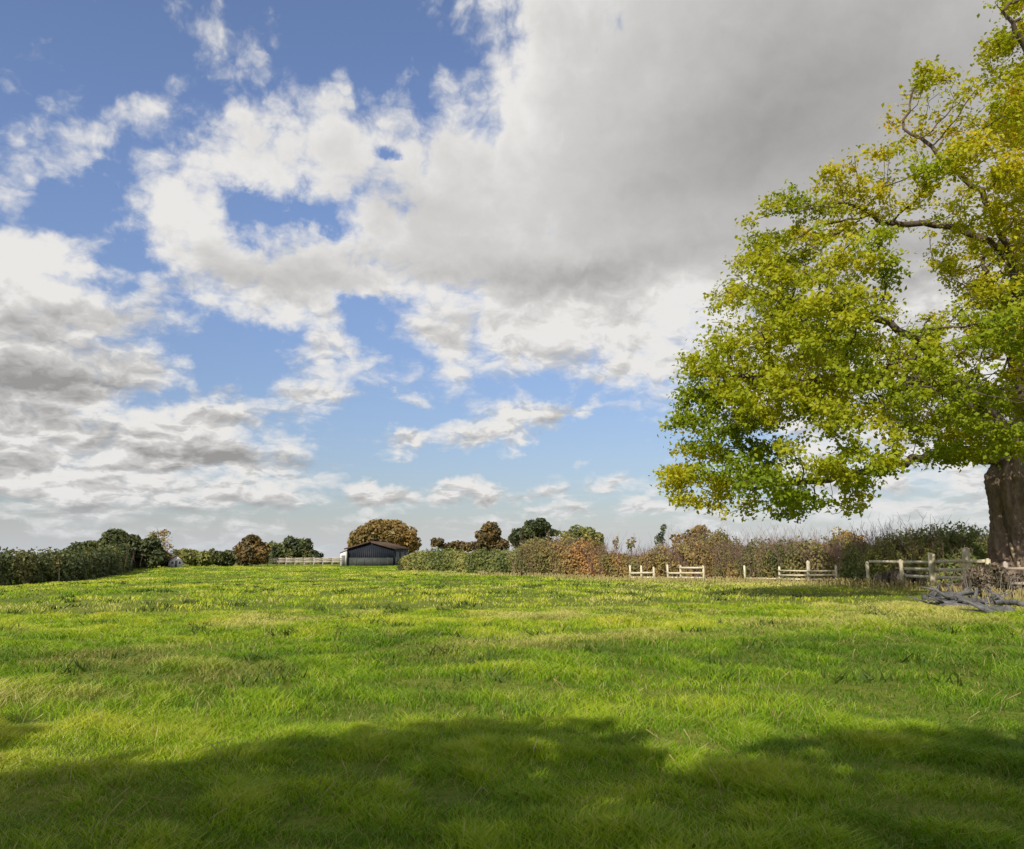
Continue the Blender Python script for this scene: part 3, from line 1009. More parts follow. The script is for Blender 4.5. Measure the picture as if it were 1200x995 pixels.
tn = np.clip(tn * 0.8 + 0.09 + 0.022 * (P[:, 2] - TZ - 9), 0, 1)
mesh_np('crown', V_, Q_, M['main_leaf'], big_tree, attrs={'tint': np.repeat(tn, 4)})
print('main leaves', len(P))

# ------------------------------------------------------------------ hedges
def hp(px, Yd, h):
    return (at(px, 650, Yd).x, Yd, h)


hedge('field_hedge', 'clipped grey green hedge running left from the brown scrub towards the dark barn', 'hedge',
      [hp(478, 112, 1.9), hp(500, 108, 2.3), hp(540, 101, 2.4), hp(585, 94, 2.5), hp(625, 88, 2.9), hp(660, 84, 3.1)], 3.2, M['green_leaf'], 26000, 0.22, 150, seed=1, gap=0.25, top_noise=0.28)
hedge('scrub_hedge', 'rust brown autumn hedge between the grey green hedge and the pale fence', 'hedge',
      [hp(615, 84, 2.7), hp(660, 80, 3.3), hp(700, 76, 2.9), hp(725, 74, 2.1), hp(760, 72, 2.4), hp(785, 71, 2.6), hp(815, 70, 3.6), hp(850, 68, 2.8)], 2.8, M['mixed_leaf'], 30000, 0.16, 1500, seed=2, gap=0.31, top_noise=0.45, spike=0.3)
hedge('bramble_hedge', 'brown bramble hedge behind the low rails, under the left half of the big crown', 'hedge',
      [hp(842, 68, 2.9), hp(880, 63, 2.6), hp(920, 58, 2.8), hp(960, 54, 2.5), hp(1005, 52, 2.4)], 2.6, M['mixed_leaf'], 26000, 0.13, 1400, seed=3, gap=0.40, top_noise=0.5, spike=0.3, stem_mat=M['twigs'])
hedge('tall_green_hedge', 'green upright hedge behind the rail fence just left of the big trunk', 'hedge',
      [hp(1000, 50, 2.4), hp(1040, 47, 2.9), hp(1090, 44, 2.6), hp(1140, 41, 2.3), hp(1200, 38, 1.9), hp(1300, 36, 1.9)], 2.2, M['fresh_leaf'], 36000, 0.11, 1600, seed=4, gap=0.28, top_noise=0.38, spike=0.2)
hedge('boundary_hedge', 'dark overgrown hedge falling away along the left edge of the field', 'hedge',
      [(-62, 70, 2.5), (-48, 73, 2.7), (-45, 86, 2.6), (-48, 100, 3.0), (-53, 115, 3.0), (-60, 131, 2.6), (-62, 142, 2.0)], 4.5, M['olive_leaf'], 48000, 0.26, 300, seed=5, gap=0.29, top_noise=0.5)

# ------------------------------------------------------------------ trees beyond the field
FAR = 'trees beyond the field'
small_tree('hedgerow_tree', 'broad dark green tree mass with a peaked top beyond the left hedge', 'tree', 138, 132, 628,
           [(0, 0, 3.0, 5.0, 3.5, 3.0), (-4.2, 0, 2.4, 3.2, 3, 2.3), (4.2, 1, 2.5, 3.0, 3, 2.3), (-0.4, 0, 4.9, 1.6, 1.6, 1.3)], M['dark_leaf'], 7000, 0.5, 0.3, group=FAR, gap=0.30)
small_tree('bare_tree', 'thin half bare pale tree beside the dark green tree mass on the left', 'tree', 184, 140, 622,
           [(0, 0, 4.4, 2.0, 1.8, 2.0), (-1.4, 0, 3.4, 1.4, 1.4, 1.4), (1.6, 0, 2.6, 1.7, 1.6, 1.5)], M['mixed_leaf'], 700, 0.30, 0.16, M['grey_twigs'], group=FAR, bare=2)
small_tree('bush', 'low brown bush left of the tiny white hut, below the thin half bare tree', 'bush', 190, 139, 648,
           [(0, 0, 1.3, 1.9, 1.8, 1.3), (-1.6, 0, 1.8, 1.5, 1.4, 1.2)], M['russet_leaf'], 1800, 0.36, 0.1, gap=0.3)
small_tree('bush', 'pale green bush to the right of the tiny white hut', 'bush', 223, 150, 645,
           [(0, 0, 1.7, 2.4, 2, 1.7), (2.6, 0, 1.3, 2.0, 2, 1.3), (-1.8, 0, 2.0, 1.3, 1.4, 1.3)], M['green_leaf'], 2500, 0.42, 0.12, gap=0.3)
small_tree('bush', 'low dark bush joining the pale green bush to the round russet tree', 'bush', 257, 152, 650,
           [(0, 0, 1.5, 2.2, 2, 1.5), (-2.2, 0, 1.2, 1.8, 1.6, 1.1), (2, 0, 1.7, 1.6, 1.6, 1.4)], M['dark_leaf'], 2200, 0.42, 0.12, gap=0.3)
small_tree('round_tree', 'small round russet and green tree left of the pale distant fence', 'tree', 295, 150, 626,
           [(0, 0, 2.9, 2.9, 2.6, 2.7), (0.2, 0, 4.3, 1.7, 1.7, 1.5), (-1.4, 0, 2.1, 1.9, 2, 1.9), (1.6, 0, 2.1, 1.7, 2, 1.9)], M['russet_leaf'], 5500, 0.40, 0.22, group=FAR, gap=0.28)
small_tree('dark_tree', 'dark blue green tree behind the middle of the pale distant fence', 'tree', 350, 185, 635,
           [(0, 0, 3.3, 3.2, 3, 2.6), (-3.6, 0, 2.5, 2.4, 2.4, 1.9), (3.2, 0, 2.0, 1.8, 2, 1.4)], M['dark_leaf'], 3800, 0.5, 0.22, group=FAR, gap=0.3)
small_tree('low_tree', 'low grey green tree right behind the round russet tree', 'tree', 325, 190, 640,
           [(0, 0, 2.6, 2.6, 2.4, 2.2), (1.8, 0, 2.0, 2, 2, 1.7)], M['green_leaf'], 2000, 0.5, 0.2, group=FAR, gap=0.3)
small_tree('dome_tree', 'big dome shaped tree with golden brown leaves behind the dark barn', 'tree', 446, 186, 612,
           [(0, 0, 5.0, 7.2, 6, 4.2), (-3.5, 0, 4.2, 4.6, 4.5, 3.5), (3.8, 0, 4.0, 4.8, 4.5, 3.8), (0, 0, 7.4, 4.4, 4.2, 2.5), (0, 0, 5.6, 6.2, 5, 3.4)], M['orange_leaf'], 15000, 0.55, 0.5, group=FAR, gap=0.22, shell=0.7)
small_tree('thorn_tree', 'small flat topped brown tree above the left end of the grey green hedge', 'tree', 513, 130, 624,
           [(0, 0, 3.9, 1.2, 1.2, 0.9), (2.6, 0, 3.2, 2.4, 1.6, 0.9), (5.0, 0, 3.3, 1.8, 1.6, 0.9)], M['russet_leaf'], 1500, 0.34, 0.12, group=FAR, gap=0.36)
small_tree('pointed_tree', 'dark brown tree with a rounded point above the grey green hedge', 'tree', 574, 125, 605,
           [(0, 0, 4.7, 2.1, 2, 1.6), (0.2, 0, 5.7, 1.1, 1.2, 1.2), (-0.6, 0, 3.4, 1.9, 1.8, 1.5), (1.2, 0, 3.4, 1.6, 1.6, 1.6)], M['russet_leaf'], 4200, 0.34, 0.2, group=FAR, gap=0.28)
small_tree('leaning_tree', 'dark olive tree with a lopsided flat crown leaning right above the hedge', 'tree', 622, 122, 598,
           [(0.6, 0, 5.6, 2.6, 2, 1.2), (-1.6, 0, 4.4, 1.9, 1.8, 1.4), (1.5, 0, 6.2, 1.6, 1.5, 0.9), (3.2, 0, 5.1, 1.3, 1.2, 0.5), (0.6, 0, 4.0, 2.2, 1.8, 1.2)], M['dark_leaf'], 5200, 0.34, 0.24, group=FAR, gap=0.28)
small_tree('willow_tree', 'yellow green rounded tree rising out of the hedge right of the leaning tree', 'tree', 680, 100, 612,
           [(0, 0, 3.7, 2.2, 2, 1.6), (1.4, 0, 3.2, 1.6, 1.6, 1.4), (-1.4, 0, 3.0, 1.4, 1.4, 1.2)], M['green_leaf'], 3200, 0.30, 0.16, group=FAR, gap=0.3)
small_tree('sapling', 'slender dark upright sapling rising from the brown hedge near the left rim of the crown', 'tree', 776, 76, 600,
           [(0.1, 0, 4.0, 0.3, 0.3, 0.8), (-0.1, 0, 3.0, 0.55, 0.5, 0.8)], M['olive_leaf'], 230, 0.18, 0.06, group=FAR, gap=0.3)
small_tree('sapling', 'bare thin sapling in the brown hedge left of the slender dark sapling', 'tree', 740, 78, 618,
           [(0, 0, 3.1, 0.5, 0.5, 0.9)], M['mixed_leaf'], 90, 0.18, 0.05, M['grey_twigs'], group=FAR, bare=1)
small_tree('sapling', 'bare thin sapling in the brown hedge nearest the yellow green rounded tree', 'tree', 722, 80, 618,
           [(0, 0, 3.0, 0.4, 0.4, 0.8)], M['mixed_leaf'], 70, 0.18, 0.05, M['grey_twigs'], group=FAR, bare=1)
small_tree('hawthorn_bush', 'tall rusty hawthorn bush above the two pale rail panels', 'bush', 822, 75, 606,
           [(0, 0, 3.3, 1.7, 1.5, 1.3), (-1.5, 0, 2.7, 1.5, 1.3, 1.1), (1.6, 0, 2.6, 1.3, 1.3, 1.1)], M['orange_leaf'], 2600, 0.2, 0.1, M['twigs'], gap=0.36, bare=1)
small_tree('hawthorn_bush', 'spiky twiggy bush in the bramble hedge under the crown', 'bush', 990, 56, 600,
           [(0, 0, 2.6, 1.2, 1.2, 0.8), (0.9, 0, 2.0, 1.2, 1.2, 0.7), (-1.0, 0, 2.0, 1.1, 1.2, 0.7)], M['mixed_leaf'], 1100, 0.17, 0.09, M['twigs'], gap=0.36, bare=1)

# far woods past the crest, beyond counting
lob = []
for k in range(110):
    a_ = R(-62 + 124 * k / 109 + rng.normal() * 0.4)
    D_ = 420 + 130 * rng.random()
    x_, y_ = math.sin(a_) * D_, math.cos(a_) * D_
    h_ = 5.5 + 3.5 * rng.random()
    lob.append((x_, y_, gz(x_, y_) + h_ * 0.55, 11 + 6 * rng.random(), 9, h_ * 0.8))
P, d = in_lobes(lob, 16000, 0.5, seed=6, gap=0.2, gscale=9)
V_, Q_ = leaves(P, 2.0, d)
tag(mesh_np('distant_woodland', V_, Q_, M['dark_leaf'], attrs={'tint': np.repeat(tints(P, 20, 9), 4)}), 'low line of far dark woodland on the horizon', 'woodland', kind='stuff')


# ------------------------------------------------------------------ fences
def rail_fence(name, label, pts, rails, post_h, mat, post_w=0.13, rail_h=0.085, group=None, skip_rail=(), tall=()):
    x0, y0 = pts[0]
    o0 = np.array([x0, y0, gz(x0, y0)])
    t = thing(name, label, 'fence', o0, group)
    P_ = [np.array([x, y, gz(x, y)]) - o0 for x, y in pts]
    for i, p in enumerate(P_):
        G = Geo()
        h = post_h * (1.0 + 0.05 * rng.normal()) + (0.22 if i in tall else 0)
        w_ = post_w * (1.5 if i in tall else 1)
        ln = rng.normal(size=2) * 0.02
        G.beam(p + [0, 0, -0.2], p + [ln[0], ln[1], h], w_, w_)
        G.tube([p + [ln[0], ln[1], h - 0.002], p + [ln[0], ln[1], h + 0.035]], [w_ * 0.62, w_ * 0.30], 4)
        G.build('post', mat, t)
    for i, (a, b) in enumerate(zip(P_[:-1], P_[1:])):
        d_ = (b - a) / np.linalg.norm(b - a)
        sd_ = np.array([d_[1], -d_[0], 0]) * (post_w / 2 + 0.022)
        if sd_[1] > 0:
            sd_ = -sd_
        for j, hz in enumerate(rails):
            if (i, j) in skip_rail:
                continue
            G = Geo()
            j1, j2 = rng.normal() * 0.015, rng.normal() * 0.015
            G.beam(a + sd_ + [0, 0, hz + j1] - d_ * 0.0, b + sd_ + [0, 0, hz + j2] - d_ * 0.012, 0.035, rail_h)
            G.build('rail', mat, t)
    return t


def gp(px, Yd):
    return (at(px, 650, Yd).x, Yd)


RF = 'post and rail fences along the hedge'
rail_fence('rail_fence', 'cream fence of four rails running up to the bramble beside the big trunk',
           [gp(1016, 44), gp(1056, 39), gp(1091, 34.5), gp(1131, 31.2), gp(1156, 30.3)], [0.24, 0.52, 0.82, 1.12], 1.24, M['fence_wood'], 0.13, 0.115, RF, tall=(2, 3), skip_rail=((0, 0), (0, 1), (0, 2), (1, 0)))
rail_fence('rail_fence', 'short broken pale rail fence in tall dry grass below the spiky twiggy bush',
           [gp(872, 56), gp(912, 54), gp(946, 52), gp(980, 50)], [0.22, 0.45, 0.72], 1.0, M['fence_wood'], 0.11, 0.09, RF, skip_rail=((0, 2), (0, 1)), tall=(2,))
rail_fence('rail_fence', 'bright short three rail fence panel standing under the rusty hawthorn bush',
           [gp(782, 63.5), gp(797, 63), gp(824, 62)], [0.22, 0.55, 0.92], 1.06, M['fence_wood'], 0.13, 0.13, RF, skip_rail=((0, 2),))
rail_fence('rail_fence', 'leftmost bright little fence panel, half lost in the brown hedge',
           [gp(738, 66), gp(751, 65.5), gp(766, 65)], [0.20, 0.55], 1.02, M['fence_wood'], 0.13, 0.13, RF)
rail_fence('rail_fence', 'pale pinkish rail fence crossing in front of the big trunk foot',
           [gp(1176, 29.0), gp(1225, 28.0), gp(1280, 27.0)], [0.45, 0.93], 1.1, M['pale_fence'], 0.12, 0.09, RF)
rail_fence('rail_fence', 'long pale fence on the skyline between the round russet tree and the barn',
           [gp(314 + 10.8 * k, 152 + 0.2 * k) for k in range(9)], [0.75, 1.05, 1.35], 1.5, M['pale_fence'], 0.16, 0.17, RF)

# ------------------------------------------------------------------ the barn
def flat_mat(name, c1, c2, scale, rough=0.7, wave=None, spec=0.3):
    m, n = mat_new(name)
    co = n.n('ShaderNodeTexCoord').outputs['Object']
    f = n.noise(co, scale, 5, 0.6)
    col = n.ramp(f, [(0.3, c1), (0.7, c2)])
    finish(n, col, rough, f, 0.3, 0.01, spec)
    return m


M['navy_sheet'] = flat_mat('navy_sheet', (0.005, 0.008, 0.014), (0.015, 0.019, 0.028), 1.5)
M['barn_roof'] = flat_mat('barn_roof', (0.05, 0.032, 0.026), (0.11, 0.07, 0.05), 1.2, 0.85)
M['block_wall'] = flat_mat('block_wall', (0.035, 0.043, 0.038), (0.07, 0.08, 0.068), 1.0, 0.9)
M['dark_inside'] = flat_mat('dark_inside', (0.01, 0.01, 0.012), (0.02, 0.02, 0.02), 2.0)
M['white_render'] = flat_mat('white_render', (0.62, 0.58, 0.52), (0.80, 0.76, 0.70), 1.0, 0.9)
M['tile_roof'] = flat_mat('tile_roof', (0.10, 0.06, 0.04), (0.20, 0.12, 0.08), 2.0, 0.9)
M['glass'] = flat_mat('glass', (0.02, 0.025, 0.03), (0.04, 0.05, 0.06), 1.0, 0.15, spec=0.6)
M['grey_door'] = flat_mat('grey_door', (0.10, 0.11, 0.10), (0.17, 0.18, 0.17), 1.5, 0.7)


def gable_walls(G, w, L, eh, rh, t_=0.12):
    """four walls with gables front and back"""
    for yy in (0, L):
        y0, y1 = (yy, yy + t_) if yy == 0 else (yy - t_, yy)
        V_ = [(-w, y0, 0), (w, y0, 0), (w, y0, eh), (0, y0, rh), (-w, y0, eh), (-w, y1, 0), (w, y1, 0), (w, y1, eh), (0, y1, rh), (-w, y1, eh)]
        G.add(V_, [(0, 1, 2, 4), (5, 9, 7, 6), (0, 5, 6, 1), (1, 6, 7, 2), (2, 7, 8, 3), (3, 8, 9, 4), (4, 9, 5, 0)], [(2, 3, 4), (7, 9, 8)])
    for sx in (-1, 1):
        G.box((sx * (w - t_ / 2), L / 2, eh / 2), (t_, L - 2 * t_ - 0.004, eh))


bx_, by_ = gp(434, 158)
bz_ = gz(bx_, by_)
barn = thing('barn', 'low dark barn with a shallow gable, navy upper sheets and a grey green base wall', 'barn', (bx_, by_, bz_))
barn.rotation_euler = (0, 0, R(-4))
W2, LB, EH, RH = 4.35, 14.0, 3.1, 4.3
G = Geo()
gable_walls(G, W2, LB, EH, RH)
G.build('wall', M['navy_sheet'], barn)
G = Geo()
G.box((0, -0.09, 0.72), (2 * W2 - 0.2, 0.16, 1.45))
for k in range(7):
    G.box((-W2 + 0.3 + k * 1.48, -0.19, 0.76), (0.16, 0.06, 1.5))
G.build('base_wall', M['block_wall'], barn)
G = Geo()
for k in range(24):
    x_ = -W2 + 0.2 + k * (2 * W2 - 0.4) / 23
    h_ = EH + (RH - EH) * (1 - abs(x_) / W2)
    G.box((x_, -0.03, (1.5 + h_ - 0.15) / 2), (0.09, 0.05, h_ - 0.15 - 1.5))
G.build('cladding_ribs', M['navy_sheet'], barn)
G = Geo()
ang = math.atan2(RH - EH, W2)
for sx in (-1, 1):
    L_ = math.hypot(W2, RH - EH) + 0.45
    c_, s_ = math.cos(ang), math.sin(ang)
    rot = np.array([[c_, 0, sx * s_], [0, 1, 0], [-sx * s_, 0, c_]])
    mid = np.array([sx * (L_ / 2) * c_, LB / 2, RH + 0.13 - (L_ / 2) * s_])
    G.box(mid, (L_, LB + 0.9, 0.09), rot)
    for k in range(30):
        G.box(mid + np.array([0, -LB / 2 + 0.2 + k * LB / 30, 0.0]) + rot @ np.array([0, 0, 0.065]), (L_ - 0.05, 0.12, 0.05), rot)
rf = G.build('roof', M['barn_roof'], barn)
G = Geo()
G.box((0, LB / 2, RH + 0.20), (0.35, LB + 0.92, 0.06))
G.build('ridge_cap', M['barn_roof'], rf)
G = Geo()
for sx in (-1, 1):
    L_ = math.hypot(W2, RH - EH) + 0.45
    c_, s_ = math.cos(ang), math.sin(ang)
    rot = np.array([[c_, 0, sx * s_], [0, 1, 0], [-sx * s_, 0, c_]])
    G.box(np.array([sx * (L_ / 2 + 0.08) * c_, -0.50, RH + 0.02 - (L_ / 2) * s_]), (L_ - 0.18, 0.04, 0.26), rot)
G.build('barge_board', M['barn_roof'], rf)
# wide opening in the long side
for k in range(3):
    G = Geo()
    G.box((W2 + 0.03, 3 + k * 4.6, 1.25), (0.08, 2.6, 2.5))
    G.box((W2 + 0.09, 3 + k * 4.6, 1.25), (0.05, 0.12, 2.5))
    G.build('side_door', M['grey_door'], barn)

# pale lean-to at the left of the barn
sx_, sy_ = gp(402.5, 157.2)
shed = thing('lean_to_shed', 'narrow white shed touching the left side of the dark barn', 'shed', (sx_, sy_, gz(sx_, sy_)))
G = Geo()
V_ = [(-.55, 0, 0), (.45, 0, 0), (.45, 0, 2.7), (-.55, 0, 2.3), (-.55, 3, 0), (.45, 3, 0), (.45, 3, 2.7), (-.55, 3, 2.3)]
G.add(V_, [(0, 1, 2, 3), (5, 4, 7, 6), (4, 0, 3, 7), (1, 5, 6, 2), (3, 2, 6, 7), (0, 4, 5, 1)])
G.build('wall', M['white_render'], shed)
G = Geo()
G.beam((-.68, 1.5, 2.30), (.52, 1.5, 2.80), 3.3, 0.06)
G.build('roof', M['barn_roof'], shed)
G = Geo()
G.box((-0.05, -0.03, 0.95), (0.62, 0.05, 1.85))
G.build('door', M['grey_door'], shed)

# tiny cottage among the trees on the left
cx_, cy_ = gp(207, 137)
cot = thing('hut', 'tiny white hut with a brown roof standing between bushes on the left skyline', 'hut', (cx_, cy_, gz(cx_, cy_) - 0.03))
cot.rotation_euler = (0, 0, R(28))
G = Geo()
gable_walls(G, 0.95, 2.2, 1.25, 1.95)
G.build('wall', M['white_render'], cot)
G = Geo()
a2_ = math.atan2(0.7, 0.95)
for sx in (-1, 1):
    L_ = math.hypot(0.95, 0.7) + 0.18
    c_, s_ = math.cos(a2_), math.sin(a2_)
    rot = np.array([[c_, 0, sx * s_], [0, 1, 0], [-sx * s_, 0, c_]])
    G.box(np.array([sx * (L_ / 2) * c_, 1.1, 2.03 - (L_ / 2) * s_]), (L_, 2.5, 0.08), rot)
rf = G.build('roof', M['tile_roof'], cot)
G = Geo()
G.box((0, 1.8, 2.15), (0.26, 0.26, 0.6))
G.build('chimney', M['block_wall'], rf)
for wx in (-0.55, 0.55):
    G = Geo()
    G.box((wx, -0.02, 0.85), (0.28, 0.05, 0.34))
    G.build('window', M['glass'], cot)
G = Geo()
G.box((0, -0.02, 0.62), (0.34, 0.05, 1.1))
G.build('door', M['grey_door'], cot)


# ------------------------------------------------------------------ fallen wood, bramble and logs by the big tree
def fallen_branch(name, label, a, b, r0, r1, stubs, loc_seed):
    a = np.array(a, float)
    b = np.array(b, float)
    r_ = np.random.default_rng(loc_seed)
    za, zb = gz(a[0], a[1]), gz(b[0], b[1])
    o0 = np.array([a[0], a[1], za])
    p = [np.array([a[0] + (b[0] - a[0]) * t_, a[1] + (b[1] - a[1]) * t_, (za + (zb - za) * t_)]) - o0 + np.array([0, 0, r0 * 0.7 + 0.10 * math.sin(t_ * 5 + loc_seed)]) + np.append(r_.normal(size=2) * 0.05, 0) for t_ in np.linspace(0, 1, 9)]
    t = thing(name, label, 'fallen branch', o0, 'fallen grey wood')
    G = Geo()
    G.tube(p, np.linspace(r0, r1, 9), 10, wob=0.2)
    G.build('stem', M['dead_wood'], t, smooth=False)
    for k in range(stubs):
        j = r_.integers(1, 8)
        d_ = r_.normal(size=3)
        d_[2] = abs(d_[2]) * 0.3
        d_ /= np.linalg.norm(d_)
        L_ = 0.45 + 0.7 * r_.random()
        G = Geo()
        e1 = p[j] + d_ * L_ * 0.5 + r_.normal(size=3) * 0.06
        e2 = p[j] + d_ * L_ + r_.normal(size=3) * 0.1
        rr = r1 * 0.8
        G.tube([p[j], e1, e2], [rr, rr * .7, rr * .25], 6, wob=0.15)
        for q_ in range(2):
            e3 = e1 + (e2 - e1) * r_.random() + r_.normal(size=3) * 0.18
            G.tube([e1, e3], [rr * .4, rr * .12], 4)
        G.build('side_branch', M['dead_wood'], t)
    return t


fallen_branch('fallen_branch', 'thickest bleached grey log lying nearest in the heap below the trunk', gp(1100, 24.5) , gp(1178, 20.8), 0.20, 0.13, 7, 1)
fallen_branch('fallen_branch', 'forked grey branch lying behind the thickest bleached log', gp(1088, 26.5), gp(1160, 23.8), 0.14, 0.08, 9, 2)
fallen_branch('fallen_branch', 'thin grey branch at the left end of the wood heap, pointing at the fence', gp(1074, 28), gp(1120, 25.0), 0.09, 0.05, 7, 3)
fallen_branch('fallen_branch', 'grey limb crossing over the right end of the wood heap', gp(1130, 24.8), gp(1205, 22.2), 0.12, 0.06, 8, 4)
fallen_branch('fallen_branch', 'crooked grey bough lying in the middle of the heap across the others', gp(1110, 22.8), gp(1150, 25.6), 0.10, 0.06, 8, 6)


def thicket(name, label, px, Yd, w, h, mat, n_leaf, leaf, n_twig, twig_mat, cat='bramble bush'):
    x, y = gp(px, Yd)
    o0 = np.array([x, y, gz(x, y)])
    t = thing(name, label, cat, o0)
    G = Geo()
    for k in range(n_twig):
        a_ = rng.random() * 6.28
        s_ = np.array([rng.normal() * w * 0.28, rng.normal() * w * 0.2, -0.05])
        L_ = h * (0.5 + 0.6 * rng.random())
        out = np.array([math.cos(a_), math.sin(a_), 0]) * L_ * (0.15 + 0.35 * rng.random())
        p1 = s_ + out * 0.35 + [0, 0, L_ * 0.65]
        p2 = s_ + out * 0.8 + [0, 0, L_ * 0.8]
        p3 = s_ + out * 1.2 + [0, 0, L_ * 0.45]
        r0 = 0.010 + 0.012 * rng.random()
        G.tube([s_, p1, p2, p3], [r0, r0 * .8, r0 * .6, r0 * .2], 4, cap=False)
    tag(G.build('stems', twig_mat, t), kind='stuff')
    P, d = in_lobes([(0, 0, h * 0.42, w * 0.5, w * 0.38, h * 0.5), (-w * .22, 0, h * .3, w * .3, w * .3, h * .36), (w * .2, 0, h * .55, w * .28, w * .3, h * .42)], n_leaf, 0.5, seed=4, gap=0.36, gscale=0.4)
    P = P[P[:, 2] > 0]
    V_, Q_ = leaves(P, leaf, None)
    mesh_np('foliage', V_, Q_, mat, t, attrs={'tint': np.repeat(tints(P, 0.5, 31), 4)})
    return t


M['bramble_leaf'] = leaf_mat('bramble_leaf', [(0.0, (0.04, 0.04, 0.024)), (0.4, (0.09, 0.085, 0.05)), (0.7, (0.16, 0.125, 0.08)), (1.0, (0.26, 0.21, 0.15))], 0.2)
M['dry_stalk'] = bark_mat('dry_stalk', (0.24, 0.19, 0.07), (0.46, 0.38, 0.17), 5)
thicket('bramble', 'tangled brown and grey bramble heaped against the left foot of the big trunk', 1153, 29.0, 1.4, 1.15, M['bramble_leaf'], 12000, 0.075, 110, M['grey_twigs'])
thicket('bramble', 'dark dried weed clump growing through the rails left of the widest post', 1052, 40.5, 1.7, 0.85, M['bramble_leaf'], 2600, 0.085, 260, M['grey_twigs'])
thicket('bramble', 'low brown bramble against the foot of the trunk, right of the pale bare wood', 1192, 28.9, 1.5, 0.8, M['bramble_leaf'], 2200, 0.06, 140, M['grey_twigs'])
# dry stalks standing along the hedge foot: past counting
G = Geo()
for k in range(1500):
    px = 560 + 640 * rng.random()
    Yd = np.interp(px, [560, 640, 740, 850, 960, 1060, 1130, 1200], [92, 80, 66, 58, 48, 39, 31, 28.5]) - 0.3 - abs(rng.normal()) * 2.4
    x, y = gp(px, Yd)
    z_ = gz(x, y)
    h_ = 0.16 + 0.22 * rng.random() * (0.5 + 1.0 * float(vnoise(np.array([x]), np.array([y]), 3.0, 55, 2)[0]))
    lx_, ly_ = rng.normal() * 0.2, rng.normal() * 0.2
    r0 = 0.006 + 0.00022 * Yd
    p0 = np.array([x, y, z_])
    G.tube([p0, p0 + [lx_ * h_ * .4, ly_ * h_ * .4, h_ * .6], p0 + [lx_ * h_, ly_ * h_, h_]], [r0, r0, r0 * 1.6], 3, cap=False)
tag(G.build('dry_stalks', M['dry_stalk']), 'tall dry straw stalks fringing the foot of the hedges and fences', 'dry grass', kind='stuff')

# rush and dock clumps, and thin seed stalks scattered over the pasture: past counting
M['rush'] = leaf_mat('rush', [(0.0, (0.05, 0.085, 0.012)), (0.5, (0.08, 0.125, 0.018)), (1.0, (0.14, 0.18, 0.03))], 0.25)
n0 = 520
Yc = 11 + 75 * rng.random(n0) ** 0.9
Xc = (rng.random(n0) * 2 - 1) * Yc * 0.7
sel = (vnoise(Xc, Yc, 9.0, 61, 2) > 0.42) & (Xc < np.interp(Yc, [20, 60, 90], [13, 8, -6])) & (Xc > -0.62 * Yc)
Xc, Yc = Xc[sel], Yc[sel]
k_ = 26
cx2, cy2 = np.repeat(Xc, k_), np.repeat(Yc, k_)
rr2 = np.repeat(0.10 + 0.16 * rng.random(len(Xc)), k_)
N_ = len(cx2)
cx2 = cx2 + rng.normal(size=N_) * rr2
cy2 = cy2 + rng.normal(size=N_) * rr2
H_ = 0.07 + 0.13 * rng.random(N_)
w2 = 0.012 + 0.0009 * cy2
b_ = np.stack([cx2, cy2, ground_z(cx2, cy2)], 1)
a_ = rng.random(N_) * 6.28
f_ = np.stack([np.cos(a_) * w2, np.sin(a_) * w2, 0 * a_], 1)
tip_ = b_ + np.stack([rng.normal(size=N_) * H_ * .7, rng.normal(size=N_) * H_ * .7, H_], 1)
mesh_v = np.stack([b_ - f_, b_ + f_, tip_], 1).reshape(-1, 3)
tag(mesh_np('weeds', mesh_v, np.arange(N_ * 3).reshape(N_, 3), M['rush'], attrs={'tint': np.repeat(rng.random(N_), 3)}), 'scattered dark green rush and weed tufts dotted through the pasture', 'weeds', kind='stuff')
G = Geo()
for k in range(900):
    Yd = 4.5 + 26 * rng.random() ** 1.2
    x = (rng.random() * 2 - 1) * Yd * 0.66
    if float(vnoise(np.array([x]), np.array([Yd]), 2.2, 63, 2)[0]) < 0.5 + 0.1 * (x < 0):
        continue
    h_ = 0.12 + 0.14 * rng.random()
    p0 = np.array([x, Yd, gz(x, Yd)])
    lx_, ly_ = rng.normal() * 0.5, rng.normal() * 0.5
    r0 = 0.0012 + 0.00012 * Yd
    G.tube([p0, p0 + [lx_ * h_ * .3, ly_ * h_ * .3, h_ * .6], p0 + [lx_ * h_, ly_ * h_, h_ * .95]], [r0, r0, r0 * 2.2], 3, cap=False)
tag(G.build('seed_stalks', M['dry_stalk']), 'thin bleached seed stalks standing in the nearer grass', 'dry grass', kind='stuff')

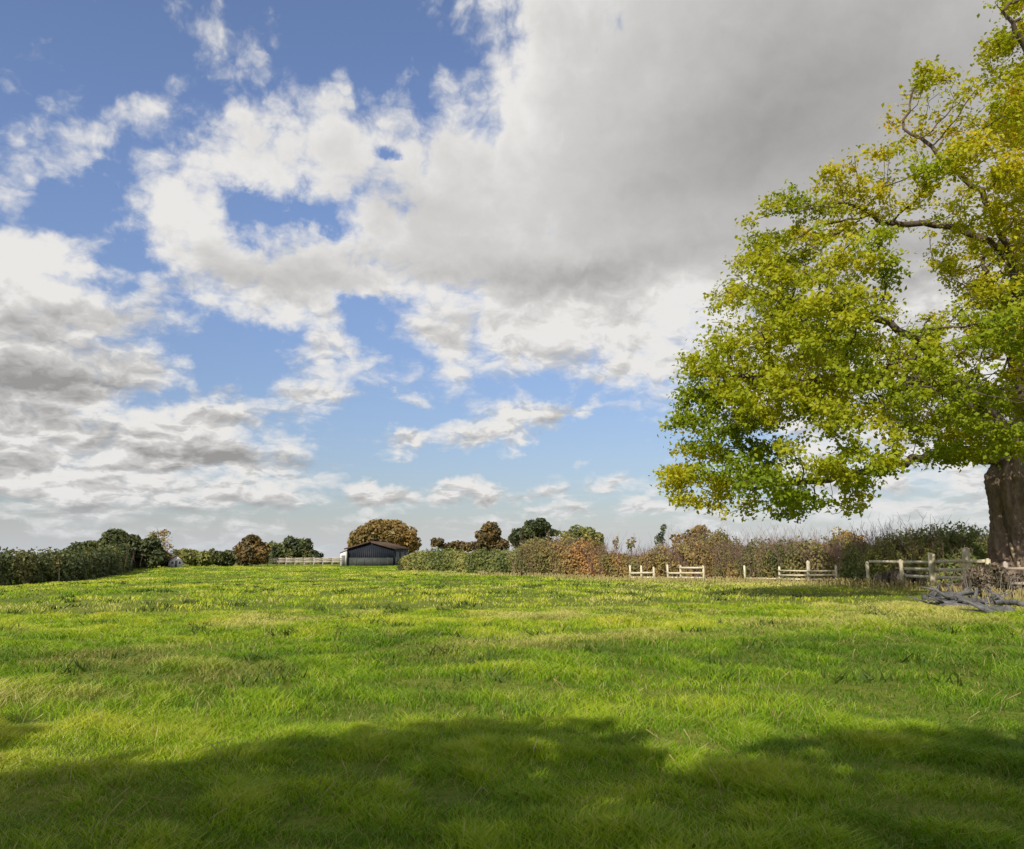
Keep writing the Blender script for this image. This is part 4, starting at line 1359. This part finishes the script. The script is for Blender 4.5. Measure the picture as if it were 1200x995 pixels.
# ------------------------------------------------------------------ trees behind the viewer, whose shade lies over the near grass
def shade_tree(name, label, x, y, h, rad, seed):
    z_ = gz(x, y)
    t = thing(name, label, 'tree', (x, y, z_), 'trees behind the viewer')
    G = Geo()
    G.tube([(0, 0, -.2), (0.1, 0, h * .25), (0, .1, h * .5), (0.1, 0, h * .8)], [0.45, 0.35, 0.26, 0.08], 9, wob=0.1)
    r_ = np.random.default_rng(seed)
    lob_ = []
    for k in range(26):
        a_ = r_.random() * 6.28
        q_ = rad * (0.25 + 0.5 * r_.random())
        zz = h * (0.5 + 0.4 * r_.random())
        f_ = 0.5 + 0.8 * r_.random()
        lob_.append((math.cos(a_) * q_, math.sin(a_) * q_, zz, rad * .34 * f_, rad * .34 * f_, h * .11 * f_))
        G.tube([(0, 0, zz * .6), (math.cos(a_) * q_ * .5, math.sin(a_) * q_ * .5, zz * .85), (math.cos(a_) * q_, math.sin(a_) * q_, zz)], [0.16, 0.1, 0.03], 5)
    for k in range(12):
        a_ = r_.random() * 6.28
        q_ = rad * 0.75 * r_.random()
        lob_.append((math.cos(a_) * q_, math.sin(a_) * q_, h * (0.82 + 0.2 * r_.random()), rad * .13, rad * .13, h * .06))
    G.build('trunk', M['far_bark'], t, smooth=True)
    P, d = in_lobes(lob_, 11000, 0.4, seed=seed, gap=0.425, gscale=0.9)
    V_, Q_ = leaves(P, 0.30, d)
    mesh_np('crown', V_, Q_, M['green_leaf'], t, attrs={'tint': np.repeat(tints(P, 2, seed), 4)})
    return t


shade_tree('shade_tree', 'tall spreading green tree behind the viewer on the far left', -18.5, -6.5, 10.4, 5.0, 11)
shade_tree('shade_tree', 'spreading green tree standing behind the viewer, second from the left', -12.0, -6.8, 9.8, 4.8, 12)
shade_tree('shade_tree', 'tall spreading green tree right behind the viewer', -5.8, -6.4, 9.3, 4.8, 13)
shade_tree('shade_tree', 'spreading green tree behind the viewer on the right', 0.0, -6.2, 10.0, 4.8, 14)
shade_tree('shade_tree', 'rightmost of the spreading green trees behind the viewer', 7.2, -5.4, 12.2, 5.0, 15)
shade_tree('shade_tree', 'smaller green tree filling the gap behind the viewer on the right', 2.6, -5.0, 11.4, 4.4, 18)
